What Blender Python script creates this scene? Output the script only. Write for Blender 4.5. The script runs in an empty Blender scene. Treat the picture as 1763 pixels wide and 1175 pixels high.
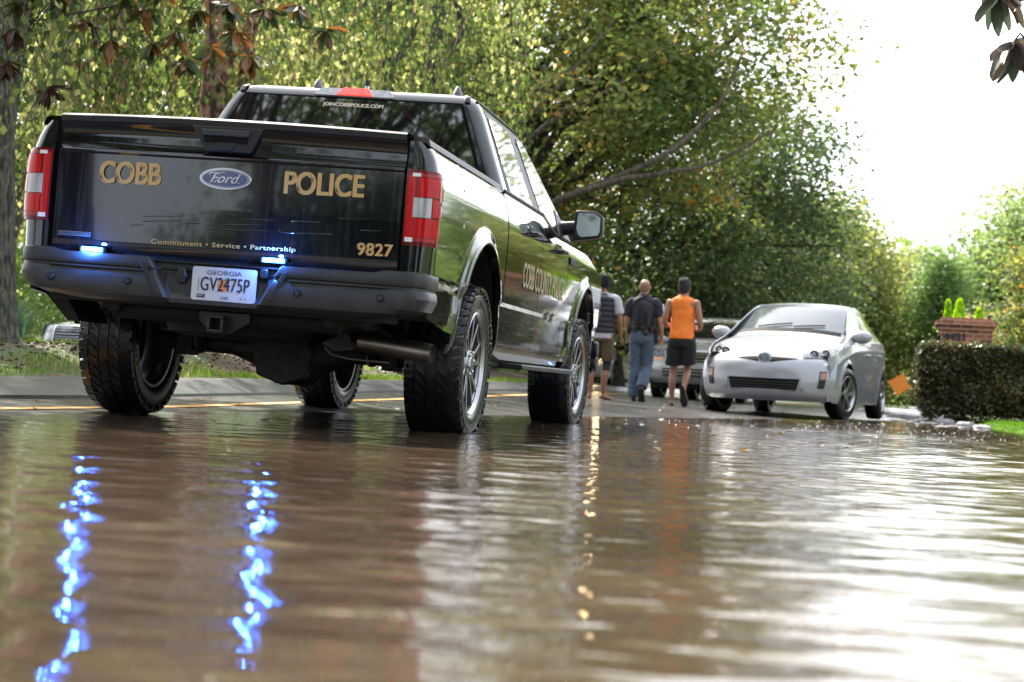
import bpy, bmesh, math, random
import numpy as np
from mathutils import Vector, Matrix
S = bpy.context.scene
COL = S.collection
R = math.radians
# ---------------- camera ----------------
cam_d = bpy.data.cameras.new("camera"); cam = bpy.data.objects.new("camera", cam_d); COL.objects.link(cam)
cam_d.sensor_width = 36; cam_d.lens = 63.5; cam_d.clip_start = .05; cam_d.clip_end = 2000
cam.matrix_world = Matrix(((.983, -.047, .179, 2.82), (.178, -.032, -.984, -8.965), (.052, .998, -.023, .262), (0, 0, 0, 1)))
_m = cam.matrix_world.to_3x3(); _q = _m.to_quaternion(); cam.matrix_world = Matrix.Translation((2.82, -8.965, .262)) @ _q.to_matrix().to_4x4()
cam_d.dof.use_dof = True; cam_d.dof.focus_distance = 9.0; cam_d.dof.aperture_fstop = 4.6
S.camera = cam
# ---------------- sky and sun ----------------
SUN_EL, SUN_AZ = 46, -32          # azimuth clockwise from +Y (the way the truck faces)
w = bpy.data.worlds.new("World"); S.world = w; w.use_nodes = True
nt = w.node_tree; nt.nodes.clear()
out = nt.nodes.new('ShaderNodeOutputWorld'); bg = nt.nodes.new('ShaderNodeBackground'); sk = nt.nodes.new('ShaderNodeTexSky')
sk.sky_type = 'NISHITA'; sk.sun_disc = False; sk.sun_elevation = R(SUN_EL); sk.sun_rotation = R(SUN_AZ)
sk.air_density = 1.0; sk.dust_density = 4.0; sk.ozone_density = 1.0
# thin bright cloud sheet over the blue
tc = nt.nodes.new('ShaderNodeTexCoord'); mp = nt.nodes.new('ShaderNodeMapping'); mp.inputs['Scale'].default_value = (1, 1, 2.5)
nz = nt.nodes.new('ShaderNodeTexNoise'); nz.inputs['Scale'].default_value = 2.2; nz.inputs['Detail'].default_value = 6
cr = nt.nodes.new('ShaderNodeValToRGB'); cr.color_ramp.elements[0].position = .30; cr.color_ramp.elements[1].position = .62
cr.color_ramp.elements[0].color = (.72, .72, .72, 1); cr.color_ramp.elements[1].color = (.95, .95, .95, 1)
mx = nt.nodes.new('ShaderNodeMixRGB'); 
# the veil glows towards the sun
vm_ = nt.nodes.new('ShaderNodeVectorMath'); vm_.operation = 'DOT_PRODUCT'; vm_.inputs[1].default_value = (math.sin(R(SUN_AZ)) * .82, math.cos(R(SUN_AZ)) * .82, .57)
mr_ = nt.nodes.new('ShaderNodeMapRange'); mr_.inputs['From Min'].default_value = .15; mr_.inputs['From Max'].default_value = 1; mr_.interpolation_type = 'SMOOTHSTEP'
cc = nt.nodes.new('ShaderNodeMixRGB'); cc.inputs[1].default_value = (5.0, 5.4, 6.0, 1); cc.inputs[2].default_value = (11, 11.2, 11.8, 1)
nt.links.new(tc.outputs['Generated'], vm_.inputs[0]); nt.links.new(vm_.outputs['Value'], mr_.inputs['Value']); nt.links.new(mr_.outputs[0], cc.inputs[0]); nt.links.new(cc.outputs[0], mx.inputs[2])
nt.links.new(tc.outputs['Generated'], mp.inputs[0]); nt.links.new(mp.outputs[0], nz.inputs[0]); nt.links.new(nz.outputs[0], cr.inputs[0])
nt.links.new(cr.outputs[0], mx.inputs[0]); nt.links.new(sk.outputs[0], mx.inputs[1]); nt.links.new(mx.outputs[0], bg.inputs[0])
bg.inputs[1].default_value = .13; nt.links.new(bg.outputs[0], out.inputs[0])
sd = bpy.data.lights.new("sun", 'SUN'); sd.energy = 5.0; sd.angle = R(.6); sd.color = (1, .93, .82)
sun = bpy.data.objects.new("sun", sd); COL.objects.link(sun)
_d = Vector((math.sin(R(SUN_AZ)) * math.cos(R(SUN_EL)), math.cos(R(SUN_AZ)) * math.cos(R(SUN_EL)), math.sin(R(SUN_EL))))
sun.rotation_euler = _d.to_track_quat('Z', 'Y').to_euler()
S.view_settings.view_transform = 'Standard'; S.view_settings.look = 'None'; S.view_settings.gamma = 1
S.view_settings.exposure = 1.32
S.render.resolution_x = 1024; S.render.resolution_y = 682
# ---------------- materials ----------------
MATS = {}
def mat(name, col=(.5, .5, .5), rough=.5, metal=0, spec=.5, coat=0, emit=None, es=0, ior=None, noise=None, bump=None, trans=0):
    if name in MATS: return MATS[name]
    m = bpy.data.materials.new(name); m.use_nodes = True; n = m.node_tree; b = n.nodes['Principled BSDF']
    b.inputs['Base Color'].default_value = (*col, 1); b.inputs['Roughness'].default_value = rough; b.inputs['Metallic'].default_value = metal
    b.inputs['Specular IOR Level'].default_value = spec; b.inputs['Coat Weight'].default_value = coat; b.inputs['Coat Roughness'].default_value = .03
    if ior: b.inputs['IOR'].default_value = ior
    if trans: b.inputs['Transmission Weight'].default_value = trans
    if emit: b.inputs['Emission Color'].default_value = (*emit, 1); b.inputs['Emission Strength'].default_value = es
    tcn = n.nodes.new('ShaderNodeTexCoord')
    if noise:      # (scale, colour2, contrast lo, hi [, stretch])
        t = n.nodes.new('ShaderNodeTexNoise'); t.inputs['Scale'].default_value = noise[0]; t.inputs['Detail'].default_value = 6
        src = tcn.outputs['Object']
        if len(noise) > 4:
            mpn = n.nodes.new('ShaderNodeMapping'); mpn.inputs['Scale'].default_value = noise[4]; n.links.new(src, mpn.inputs[0]); src = mpn.outputs[0]
        n.links.new(src, t.inputs[0])
        r = n.nodes.new('ShaderNodeValToRGB'); r.color_ramp.elements[0].position = noise[2]; r.color_ramp.elements[1].position = noise[3]
        r.color_ramp.elements[0].color = (*col, 1); r.color_ramp.elements[1].color = (*noise[1], 1)
        n.links.new(t.outputs[0], r.inputs[0]); n.links.new(r.outputs[0], b.inputs['Base Color'])
    if bump:       # (scale, strength, distance [, stretch])
        t2 = n.nodes.new('ShaderNodeTexNoise'); t2.inputs['Scale'].default_value = bump[0]; t2.inputs['Detail'].default_value = 4
        src = tcn.outputs['Object']
        if len(bump) > 3:
            mpn = n.nodes.new('ShaderNodeMapping'); mpn.inputs['Scale'].default_value = bump[3]; n.links.new(src, mpn.inputs[0]); src = mpn.outputs[0]
        n.links.new(src, t2.inputs[0])
        bn = n.nodes.new('ShaderNodeBump'); bn.inputs['Strength'].default_value = bump[1]; bn.inputs['Distance'].default_value = bump[2]
        n.links.new(t2.outputs[0], bn.inputs['Height']); n.links.new(bn.outputs[0], b.inputs['Normal'])
    MATS[name] = m; return m
def leaf_mat(name, cols, transl=.45, rough=.45):
    if name in MATS: return MATS[name]
    m = bpy.data.materials.new(name); m.use_nodes = True; n = m.node_tree; b = n.nodes['Principled BSDF']; o = n.nodes['Material Output']
    a = n.nodes.new('ShaderNodeAttribute'); a.attribute_name = 'tone'
    r = n.nodes.new('ShaderNodeValToRGB'); el = r.color_ramp.elements
    k = len(cols)
    el[0].color = (*cols[0][1], 1); el[0].position = cols[0][0]; el[1].color = (*cols[-1][1], 1); el[1].position = cols[-1][0]
    for p, c in cols[1:-1]:
        e = el.new(p); e.color = (*c, 1)
    n.links.new(a.outputs['Fac'], r.inputs[0]); n.links.new(r.outputs[0], b.inputs['Base Color'])
    b.inputs['Roughness'].default_value = rough; b.inputs['Specular IOR Level'].default_value = .4
    t = n.nodes.new('ShaderNodeBsdfTranslucent'); hs = n.nodes.new('ShaderNodeHueSaturation'); hs.inputs['Saturation'].default_value = 1.1; hs.inputs['Value'].default_value = 1.7
    n.links.new(r.outputs[0], hs.inputs['Color']); n.links.new(hs.outputs[0], t.inputs[0])
    mx = n.nodes.new('ShaderNodeMixShader'); mx.inputs[0].default_value = transl
    n.links.new(b.outputs[0], mx.inputs[1]); n.links.new(t.outputs[0], mx.inputs[2]); n.links.new(mx.outputs[0], o.inputs[0])
    MATS[name] = m; return m
# ---------------- object helpers ----------------
def tag(o, label=None, cat=None, group=None, kind=None):
    if label: o['label'] = label
    if cat: o['category'] = cat
    if group: o['group'] = group
    if kind: o['kind'] = kind
    return o
def empty(name, loc=(0, 0, 0), rot=(0, 0, 0), label=None, cat=None, group=None):
    o = bpy.data.objects.new(name, None); COL.objects.link(o); o.location = loc; o.rotation_euler = rot; o.empty_display_size = .1
    return tag(o, label, cat, group)
def link_mesh(name, me, m, parent=None, smooth=35):
    if m: me.materials.append(m)
    if smooth:
        me.shade_smooth(); me.set_sharp_from_angle(angle=R(smooth))
    o = bpy.data.objects.new(name, me); COL.objects.link(o)
    if parent: o.parent = parent
    return o
def copy_tree(o, parent=None):
    c = o.copy(); COL.objects.link(c); c.parent = parent
    for ch in list(o.children): copy_tree(ch, c)
    return c
class MB:
    def __init__(s): s.v = []; s.f = []
    def add(s, vs, fs):
        b = len(s.v); s.v += [tuple(p) for p in vs]; s.f += [tuple(i + b for i in f) for f in fs]; return s
    def box(s, x0, x1, y0, y1, z0, z1, M=None):
        vs = [(x, y, z) for x in (x0, x1) for y in (y0, y1) for z in (z0, z1)]
        if M: vs = [M @ Vector(p) for p in vs]
        return s.add(vs, [(0, 1, 3, 2), (4, 6, 7, 5), (0, 4, 5, 1), (2, 3, 7, 6), (0, 2, 6, 4), (1, 5, 7, 3)])
    def grid(s, fn, us, vs, flip=False, closeu=False):
        nu, nv = len(us), len(vs); P = [fn(u, v) for u in us for v in vs]; F = []
        for i in range(nu if closeu else nu - 1):
            i2 = (i + 1) % nu
            for j in range(nv - 1):
                q = (i * nv + j, i2 * nv + j, i2 * nv + j + 1, i * nv + j + 1)
                F.append(q[::-1] if flip else q)
        return s.add(P, F)
    def rings(s, rr, cap=True):       # list of rings with equal counts
        n = len(rr[0]); P = [p for r in rr for p in r]; F = []
        for i in range(len(rr) - 1):
            for j in range(n):
                k = (j + 1) % n; F.append((i * n + j, i * n + k, (i + 1) * n + k, (i + 1) * n + j))
        if cap: F.append(tuple(range(n))[::-1]); F.append(tuple((len(rr) - 1) * n + j for j in range(n)))
        return s.add(P, F)
    def tube(s, pts, r, n=8, cap=True, ry=None):
        pts = [Vector(p) for p in pts]; m = len(pts)
        rs = r if isinstance(r, (list, tuple)) else [r] * m
        t0 = (pts[1] - pts[0]).normalized(); up = Vector((0, 0, 1)) if abs(t0.z) < .9 else Vector((0, 1, 0))
        a = t0.cross(up).normalized(); rr = []
        for i in range(m):
            t = (pts[min(i + 1, m - 1)] - pts[max(i - 1, 0)]).normalized()
            a = (a - t * a.dot(t)).normalized(); b = t.cross(a)
            q = rs[i]; qx, qy = q if isinstance(q, (list, tuple)) else (q, q)
            rr.append([pts[i] + a * (qx * math.cos(2 * math.pi * k / n)) + b * (qy * math.sin(2 * math.pi * k / n)) for k in range(n)])
        return s.rings(rr, cap)
    def lathe(s, prof, n=48, axis='x', c=(0, 0, 0), close=False):   # prof: (a, r)
        rr = []
        for k in range(n):
            t = 2 * math.pi * k / n; ring = []
            for a, r in prof:
                p = (a, r * math.cos(t), r * math.sin(t)) if axis == 'x' else (r * math.cos(t), a, r * math.sin(t)) if axis == 'y' else (r * math.cos(t), r * math.sin(t), a)
                ring.append((p[0] + c[0], p[1] + c[1], p[2] + c[2]))
            rr.append(ring)
        P = [p for r in rr for p in r]; m = len(prof); F = []
        for i in range(n):
            i2 = (i + 1) % n
            for j in range(m if close else m - 1):
                j2 = (j + 1) % m; F.append((i * m + j, i2 * m + j, i2 * m + j2, i * m + j2))
        return s.add(P, F)
    def ell(s, c, r, n=12, m=8, M=None):
        rr = []
        P = []; F = []
        for i in range(m + 1):
            ph = math.pi * i / m
            for k in range(n):
                t = 2 * math.pi * k / n; p = Vector((r[0] * math.sin(ph) * math.cos(t), r[1] * math.sin(ph) * math.sin(t), r[2] * math.cos(ph)))
                if M: p = M @ p
                P.append((p[0] + c[0], p[1] + c[1], p[2] + c[2]))
        for i in range(m):
            for k in range(n):
                k2 = (k + 1) % n; F.append((i * n + k, (i + 1) * n + k, (i + 1) * n + k2, i * n + k2))
        return s.add(P, F)
    def prism(s, poly, fn, d):      # poly of 2D points, fn(u, v, w) -> 3D, w in {0, d}
        n = len(poly); P = [fn(u, v, 0) for u, v in poly] + [fn(u, v, d) for u, v in poly]
        F = [tuple(range(n))[::-1], tuple(range(n, 2 * n))] + [(i, (i + 1) % n, (i + 1) % n + n, i + n) for i in range(n)]
        return s.add(P, F)
    def mesh(s, name):
        me = bpy.data.meshes.new(name); me.from_pydata(s.v, [], s.f); me.update(); return me
    def build(s, name, m, parent=None, smooth=35, bevel=0, solid=0, weld=False, normals=True, sub=0):
        me = s.mesh(name)
        bm = bmesh.new(); bm.from_mesh(me)
        if weld: bmesh.ops.remove_doubles(bm, verts=bm.verts, dist=.0004)
        if normals: bmesh.ops.recalc_face_normals(bm, faces=bm.faces)
        bm.to_mesh(me); bm.free()
        o = link_mesh(name, me, m, parent, smooth)
        if solid:
            md = o.modifiers.new('solid', 'SOLIDIFY'); md.thickness = solid; md.offset = -1
            md = o.modifiers.new('split', 'EDGE_SPLIT'); md.split_angle = R(min(smooth or 30, 50)); md.use_edge_sharp = True
        if bevel:
            md = o.modifiers.new('bevel', 'BEVEL'); md.width = bevel; md.segments = 2; md.limit_method = 'ANGLE'; md.angle_limit = R(35)
        if sub:
            md = o.modifiers.new('sub', 'SUBSURF'); md.levels = sub; md.render_levels = sub
        return o
def bake(o):      # apply modifiers into a plain mesh
    dg = bpy.context.evaluated_depsgraph_get(); dg.update()
    me = bpy.data.meshes.new_from_object(o.evaluated_get(dg)); o.modifiers.clear(); old = o.data; o.data = me
    bpy.data.meshes.remove(old); return o
def fused(mb, name, m, parent, voxel=.01, smooth_it=6, noise=None):
    me = mb.mesh(name); o = link_mesh(name, me, m, parent, 0)
    md = o.modifiers.new('r', 'REMESH'); md.mode = 'VOXEL'; md.voxel_size = voxel; md.use_smooth_shade = True
    md = o.modifiers.new('s', 'SMOOTH'); md.factor = .5; md.iterations = smooth_it
    if noise:
        tx = bpy.data.textures.new('folds', 'CLOUDS'); tx.noise_scale = noise[0]
        md = o.modifiers.new('d', 'DISPLACE'); md.texture = tx; md.strength = noise[1]; md.mid_level = .5; md.texture_coords = 'LOCAL'
    return bake(o)
def text(body, name, m, parent, M, w=None, h=None, depth=.002, bold=0, shear=0, spacing=1, bevel=0, align='L'):
    c = bpy.data.curves.new(name, 'FONT'); c.body = body; c.size = 1; c.shear = shear; c.space_character = spacing; c.extrude = .001
    o = bpy.data.objects.new(name, c); COL.objects.link(o)
    dg = bpy.context.evaluated_depsgraph_get(); dg.update(); me = bpy.data.meshes.new_from_object(o.evaluated_get(dg))
    bpy.data.objects.remove(o)
    if bold:      # thicken by overlaying shifted copies of the glyphs
        bm = bmesh.new()
        for q in range(-2, 3):
            for q2 in ((0,) if shear or bold < .02 else (-1, 1)):
                v0 = len(bm.verts); bm.from_mesh(me); bm.verts.ensure_lookup_table()
                for v in bm.verts[v0:]: v.co.x += q * bold * .55; v.co.y += q2 * bold * .45; v.co.z += (q + q2 * .5) * .00006
        bm.to_mesh(me); bm.free()
    if depth < .002:      # vinyl and print: front faces only
        bm = bmesh.new(); bm.from_mesh(me); bm.normal_update()
        bmesh.ops.delete(bm, geom=[f for f in bm.faces if f.normal.z < .5], context='FACES'); bm.to_mesh(me); bm.free()
    n = len(me.vertices); co = np.zeros(n * 3, dtype=np.float32); me.vertices.foreach_get('co', co); co = co.reshape(-1, 3)
    mn, mxx = co.min(0), co.max(0); sx = sy = 1
    if h: sy = h / (mxx[1] - mn[1]); sx = sy
    if w:
        sx = w / (mxx[0] - mn[0])
        if not h: sy = sx
    co[:, 0] = (co[:, 0] - mn[0]) * sx; co[:, 1] = (co[:, 1] - mn[1]) * sy; co[:, 2] = (co[:, 2] + .001) / .002 * depth
    if align == 'C': co[:, 0] -= (mxx[0] - mn[0]) * sx / 2; co[:, 1] -= (mxx[1] - mn[1]) * sy / 2
    A = np.array(M); co = co @ A[:3, :3].T + A[:3, 3]
    me.vertices.foreach_set("co", np.ascontiguousarray(co, dtype=np.float32).ravel()); me.update()
    return link_mesh(name, me, m, parent, 30)
def mframe(o, x, y, z=None):
    x = Vector(x).normalized(); y = Vector(y).normalized(); z = x.cross(y)
    return Matrix(((x[0], y[0], z[0], o[0]), (x[1], y[1], z[1], o[1]), (x[2], y[2], z[2], o[2]), (0, 0, 0, 1)))
def interp(tab, x):
    return float(np.interp(x, [t[0] for t in tab], [t[1] for t in tab]))
def sst(a, b, x):
    t = min(1, max(0, (x - a) / (b - a))); return t * t * (3 - 2 * t)
def lin(a, b, n): return [a + (b - a) * i / (n - 1) for i in range(n)]
def ease(a, b, n): return [a + (b - a) * (.5 - .5 * math.cos(math.pi * i / (n - 1))) for i in range(n)]
# ---------------- road, water, banks ----------------
def road(x, y):
    r = .0085 * max(0, y - 1.5); r = r if r < .10 else .10 + .06 * (1 - math.exp(-(r - .10) / .06))
    return -.03 * (x + .86) + r
def curbx(y): return -1.78
def ground_left(x, y):
    b = road(-1.78, y)
    if x > -2.2: return b + .11 * sst(1.78, 2.16, -x)
    d = -2.2 - x
    g = b + .11 + .22 * sst(0, 2.2, d) - .31 * sst(3.2, 6.5, d)
    g += .035 * math.sin(x * 2.1 + y * .9) * math.sin(y * .7 + 1) * sst(0, 1, d) * (1 - sst(5, 7, d))
    if d > 9: g += min(1.6, (max(0, d - 16)) * .05)
    return g
RB = 4.45
def ground_right(x, y):
    b = road(RB, y); d = x - RB
    e = max(.05, b + .05) if y > -12 else .05
    return b - .05 + (e + .06 - b) * sst(0, .5, d) + .12 * sst(.5, 5, d) + min(2.5, max(0, d - 6) * .05) + .01 * math.sin(x * 7) * math.sin(y * 5) * sst(0, .5, d)
M_asph = mat('asphalt', (.030, .029, .029), .24, noise=(9, (.055, .050, .046), .35, .7), bump=(260, .5, .004), spec=.5)
ys = lin(-60, -12, 25) + lin(-11.5, 30, 130) + lin(32, 320, 60)
g = MB().grid(lambda y, x: (x, y, road(x, y)), ys, lin(-1.85, 4.9, 28), flip=True)
tag(g.build('road', M_asph, smooth=60), 'grey asphalt road running ahead from the flood', kind='structure')
M_grnd = mat('lawn_soil', (.085, .05, .03), .95, noise=(1.6, (.05, .085, .018), .46, .60), bump=(30, .6, .03))
g = MB().grid(lambda y, x: (x, y, ground_left(x, y)), ys, [-2.19] + lin(-2.4, -12, 60) + lin(-13, -200, 30), flip=True)
tag(g.build('ground', M_grnd, smooth=60), 'grass and bare soil bank of the median', kind='structure')
M_lawn = mat('lawn', (.045, .075, .016), .9, noise=(2.2, (.09, .13, .02), .4, .65), bump=(60, .7, .02))
g = MB().grid(lambda y, x: (x, y, ground_right(x, y)), ys, lin(RB, RB + 1, 14) + lin(RB + 1.4, RB + 8, 20) + lin(RB + 10, RB + 200, 25), flip=True)
tag(g.build('lawn_ground', M_lawn, smooth=60), 'green lawn behind the right edge of the flooded road', kind='structure')
# opposite carriageway beyond the median
g = MB().grid(lambda y, x: (x, y, ground_left(x, y) + .02), ys, lin(-10.2, -17, 12), flip=True)
tag(g.build('far_road', M_asph, smooth=60), 'opposite carriageway beyond the median', kind='structure')
# mountable concrete curb in cast lengths with joints
M_conc = mat('wet_concrete', (.07, .074, .082), .30, noise=(5, (.12, .12, .125), .35, .7), bump=(90, .35, .004))
M_joint = mat('curb_joint', (.03, .03, .03), .9)
g = MB(); y = -58
prof = [(-1.75, -.03), (-1.755, .018), (-1.79, .028), (-2.02, .088), (-2.10, .108), (-2.2, .112), (-2.24, .105), (-2.24, -.05)]
while y < 300:
    L = 3.05; yy = lin(y + .008, y + L - .008, 8)
    g.grid(lambda yv, k: (prof[k][0], yv, road(-1.78, yv) + prof[k][1] + .002), yy, range(len(prof)), flip=True); y += L
tag(g.build('curb', M_conc, smooth=40), 'sloped pale concrete curb along the median', kind='structure')
g = MB(); g.grid(lambda yv, k: (prof[k][0] - (.006 if k > 1 else -.002) * 0, yv, road(-1.78, yv) + prof[k][1] - .008), ys, range(len(prof)), flip=True)
o = g.build('curb_bed', M_joint, smooth=0); tag(o, 'dark joints under the concrete curb', kind='structure')
M_yel = mat('yellow_paint', (.62, .30, .03), .6, noise=(22, (.40, .20, .04), .45, .75))
g = MB().grid(lambda yv, x: (x, yv, road(x, yv) + .004), [q for q in ys if q > -40], lin(-1.19, -1.08, 3), flip=True)
tag(g.build('lane_marking', M_yel, smooth=0), 'single yellow edge line painted beside the median curb', kind='structure')
# flood water: small real waves near the camera, finer ripples in the shader
rng = np.random.default_rng(5)
NW = 64; lam = np.exp(rng.uniform(np.log(.10), np.log(.42), NW)); th = rng.normal(math.pi / 2 + .12, .62, NW)
kx, ky = 2 * np.pi / lam * np.cos(th), 2 * np.pi / lam * np.sin(th); ph = rng.uniform(0, 6.28, NW)
amp = .036 * np.sqrt(2 / NW) / (2 * np.pi / lam) * np.where(lam > .2, 1.1, 1.0)
NS = 26; lam2 = rng.uniform(.05, .10, NS); th2 = rng.normal(math.pi / 2, .8, NS); k2x, k2y = 2 * np.pi / lam2 * np.cos(th2), 2 * np.pi / lam2 * np.sin(th2); ph2 = rng.uniform(0, 6.28, NS); amp2 = .020 * np.sqrt(2 / NS) / (2 * np.pi / lam2)
def wave(X, Y):
    Z = np.zeros_like(X); q = .55 + .45 * np.sin(X * .9 + Y * .35 + 1) * np.sin(Y * .8 - X * .3)
    for i in range(NW): Z += amp[i] * np.sin(kx[i] * X + ky[i] * Y + ph[i])
    near = np.clip((5 - Y) / 4, 0, 1) * (.4 + .6 * (np.sin(X * 2.1 + Y * 1.3) * np.sin(Y * 2.4 - X) > -.2))
    for i in range(NS): Z += near * amp2[i] * np.sin(k2x[i] * X + k2y[i] * Y + ph2[i])
    calm = np.clip((Y + 9) / 18, 0, 1)
    return Z * (1 - .5 * calm) * (.75 + .5 * q) - .0005
def sheet(name, xs, ysx, fn, m):
    X, Y = np.meshgrid(xs, ysx); Z = fn(X, Y); n, k = X.shape
    me = bpy.data.meshes.new(name); me.vertices.add(n * k); me.vertices.foreach_set('co', np.stack([X, Y, Z], -1).ravel())
    i, j = np.meshgrid(np.arange(n - 1), np.arange(k - 1), indexing='ij'); a = i * k + j
    F = np.stack([a, a + 1, a + k + 1, a + k], -1).reshape(-1, 4); me.loops.add(F.size); me.loops.foreach_set('vertex_index', F.ravel())
    me.polygons.add(len(F)); me.polygons.foreach_set('loop_start', np.arange(len(F)) * 4); me.update(calc_edges=True); me.validate()
    return link_mesh(name, me, m, None, 0)
M_wat = bpy.data.materials.new('flood_water'); M_wat.use_nodes = True; n = M_wat.node_tree; b = n.nodes['Principled BSDF']
b.inputs['Roughness'].default_value = .02; b.inputs['IOR'].default_value = 1.48
tcn = n.nodes.new('ShaderNodeTexCoord'); nn = n.nodes.new('ShaderNodeTexNoise'); nn.inputs['Scale'].default_value = .8; nn.inputs['Detail'].default_value = 3
rr = n.nodes.new('ShaderNodeValToRGB'); rr.color_ramp.elements[0].color = (.050, .034, .022, 1); rr.color_ramp.elements[1].color = (.088, .060, .038, 1)
rr.color_ramp.elements[0].position = .35; rr.color_ramp.elements[1].position = .65
n.links.new(tcn.outputs['Object'], nn.inputs[0]); n.links.new(nn.outputs[0], rr.inputs[0]); n.links.new(rr.outputs[0], b.inputs['Base Color'])
mpn = n.nodes.new('ShaderNodeMapping'); mpn.inputs['Scale'].default_value = (8, 30, 1); n.links.new(tcn.outputs['Object'], mpn.inputs[0])
n2 = n.nodes.new('ShaderNodeTexNoise'); n2.inputs['Scale'].default_value = 1; n2.inputs['Detail'].default_value = 2; n.links.new(mpn.outputs[0], n2.inputs[0])
bn = n.nodes.new('ShaderNodeBump'); bn.inputs['Strength'].default_value = .5; bn.inputs['Distance'].default_value = .004
n.links.new(n2.outputs[0], bn.inputs['Height']); n.links.new(bn.outputs[0], b.inputs['Normal'])
o = sheet('water', np.concatenate([np.linspace(-1.9, 5.2, 330)]), np.concatenate([np.linspace(-60, -9.4, 60), np.linspace(-9.3, -3, 560), np.linspace(-2.985, 6, 520), np.linspace(6.05, 26, 330), np.linspace(27, 60, 20)]), wave, M_wat)
tag(o, 'brown rippling flood water over the road', kind='structure')
# ---------------- police pickup ----------------
M_blk = mat('black_paint', (.004, .004, .006), .09, coat=1, spec=.5, bump=(700, .02, .0004))
M_plas = mat('bumper_plastic', (.030, .031, .036), .42, noise=(14, (.045, .045, .05), .4, .7), bump=(500, .15, .0006))
M_plas2 = mat('trim_plastic', (.012, .012, .014), .45)
M_dark = mat('underbody', (.006, .006, .006), .75)
M_rust = mat('axle_iron', (.014, .012, .011), .6, noise=(20, (.04, .03, .022), .45, .7))
M_glas = mat('tinted_glass', (.004, .005, .005), .02, spec=.8, coat=1, ior=2.1)
M_tire = mat('wet_tire', (.008, .008, .009), .27, spec=.5, bump=(60, .3, .002))
M_rim = mat('machined_alloy', (.42, .42, .43), .28, metal=1)
M_rimb = mat('black_alloy', (.02, .02, .022), .3, metal=.3)
M_chr = mat('chrome', (.45, .46, .48), .14, metal=1)
M_gold = mat('gold_vinyl', (.60, .39, .15), .9, spec=.0)
M_red = mat('red_lens', (.36, .001, .003), .18, spec=.3, coat=.25, emit=(.8, .0, .0), es=.06)
M_red2 = mat('deep_red_lens', (.16, .002, .006), .18, spec=.3, coat=.25)
M_pink = mat('clear_red_lens', (.40, .03, .04), .18, spec=.3, coat=.25)
M_clr = mat('clear_lens', (.50, .51, .53), .12, coat=1, noise=(60, (.32, .32, .34), .35, .65, (1, 1, .2)))
M_wht = mat('white_reflector', (.85, .85, .85), .2, coat=1)
M_amb = mat('amber_side_lens', (.42, .12, .04), .15, coat=1)
M_steel = mat('exhaust_steel', (.30, .27, .24), .35, metal=1, noise=(8, (.16, .12, .09), .4, .7))
M_halo = mat('blue_halo', (.1, .3, 1), .3, emit=(.012, .12, 1), es=30)
M_ledw = mat('led_core', (.6, .8, 1), .3, emit=(.10, .30, 1), es=40)
# road film: fine vertical streaks everywhere, splashed silt low on the body
_n = M_blk.node_tree; _b = _n.nodes['Principled BSDF']; _tc = _n.nodes.new('ShaderNodeTexCoord')
_mp = _n.nodes.new('ShaderNodeMapping'); _mp.inputs['Scale'].default_value = (70, 70, 2.2); _n.links.new(_tc.outputs['Object'], _mp.inputs[0])
_s1 = _n.nodes.new('ShaderNodeTexNoise'); _s1.inputs['Scale'].default_value = 1; _n.links.new(_mp.outputs[0], _s1.inputs[0])
_s2 = _n.nodes.new('ShaderNodeTexNoise'); _s2.inputs['Scale'].default_value = 110; _s2.inputs['Detail'].default_value = 5; _n.links.new(_tc.outputs['Object'], _s2.inputs[0])
_sx = _n.nodes.new('ShaderNodeSeparateXYZ'); _n.links.new(_tc.outputs['Object'], _sx.inputs[0])
def _mr(src, a, b_, c, d):
    m = _n.nodes.new('ShaderNodeMapRange'); m.inputs['From Min'].default_value = a; m.inputs['From Max'].default_value = b_; m.inputs['To Min'].default_value = c; m.inputs['To Max'].default_value = d; _n.links.new(src, m.inputs['Value']); return m.outputs[0]
def _ml(a, b_):
    m = _n.nodes.new('ShaderNodeMath'); m.operation = 'MULTIPLY'; _n.links.new(a, m.inputs[0]); _n.links.new(b_, m.inputs[1]); return m.outputs[0]
_low = _ml(_mr(_s2.outputs[0], .50, .66, 0, 1), _mr(_sx.outputs['Z'], .50, .82, .75, 0)); _st = _mr(_s1.outputs[0], .5, .8, 0, .16)
_ad = _n.nodes.new('ShaderNodeMath'); _ad.operation = 'MAXIMUM'; _n.links.new(_low, _ad.inputs[0]); _n.links.new(_st, _ad.inputs[1])
_mc = _n.nodes.new('ShaderNodeMixRGB'); _mc.inputs[1].default_value = (.004, .004, .007, 1); _mc.inputs[2].default_value = (.085, .075, .062, 1); _n.links.new(_ad.outputs[0], _mc.inputs[0]); _n.links.new(_mc.outputs[0], _b.inputs['Base Color'])
_n.links.new(_mr(_ad.outputs[0], 0, 1, .07, .5), _b.inputs['Roughness']); _n.links.new(_mr(_ad.outputs[0], 0, .7, 1, .3), _b.inputs['Coat Weight'])
truck = empty('police_pickup', (.012, 0, -.0258), (0, .03, 0), 'black police pickup truck with gold lettering and lit blue lights standing in the flood', 'pickup truck')
T = truck
HW = [(.38, .915), (.47, .940), (.50, .948), (.58, .955), (.735, .960), (.748, .974), (.9, .980), (1.05, .984), (1.17, .980), (1.215, .972), (1.30, .949), (1.345, .927), (1.372, .895)]
def hw(y, z):
    x = interp(HW, z)
    for yc in (0, 3.683):
        r = math.hypot((y - yc) / .95, z - .44)
        x += .020 * (1 - sst(.0, 1, (r - .575) / .09)) * sst(.40, .5, z)
    return x
def az(y, yc, base):      # arch opening height above column y
    d = (y - yc) / .53
    return max(base, .44 + .57 * math.sqrt(max(0, 1 - d * d)) if abs(d) < 1 else base)
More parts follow.
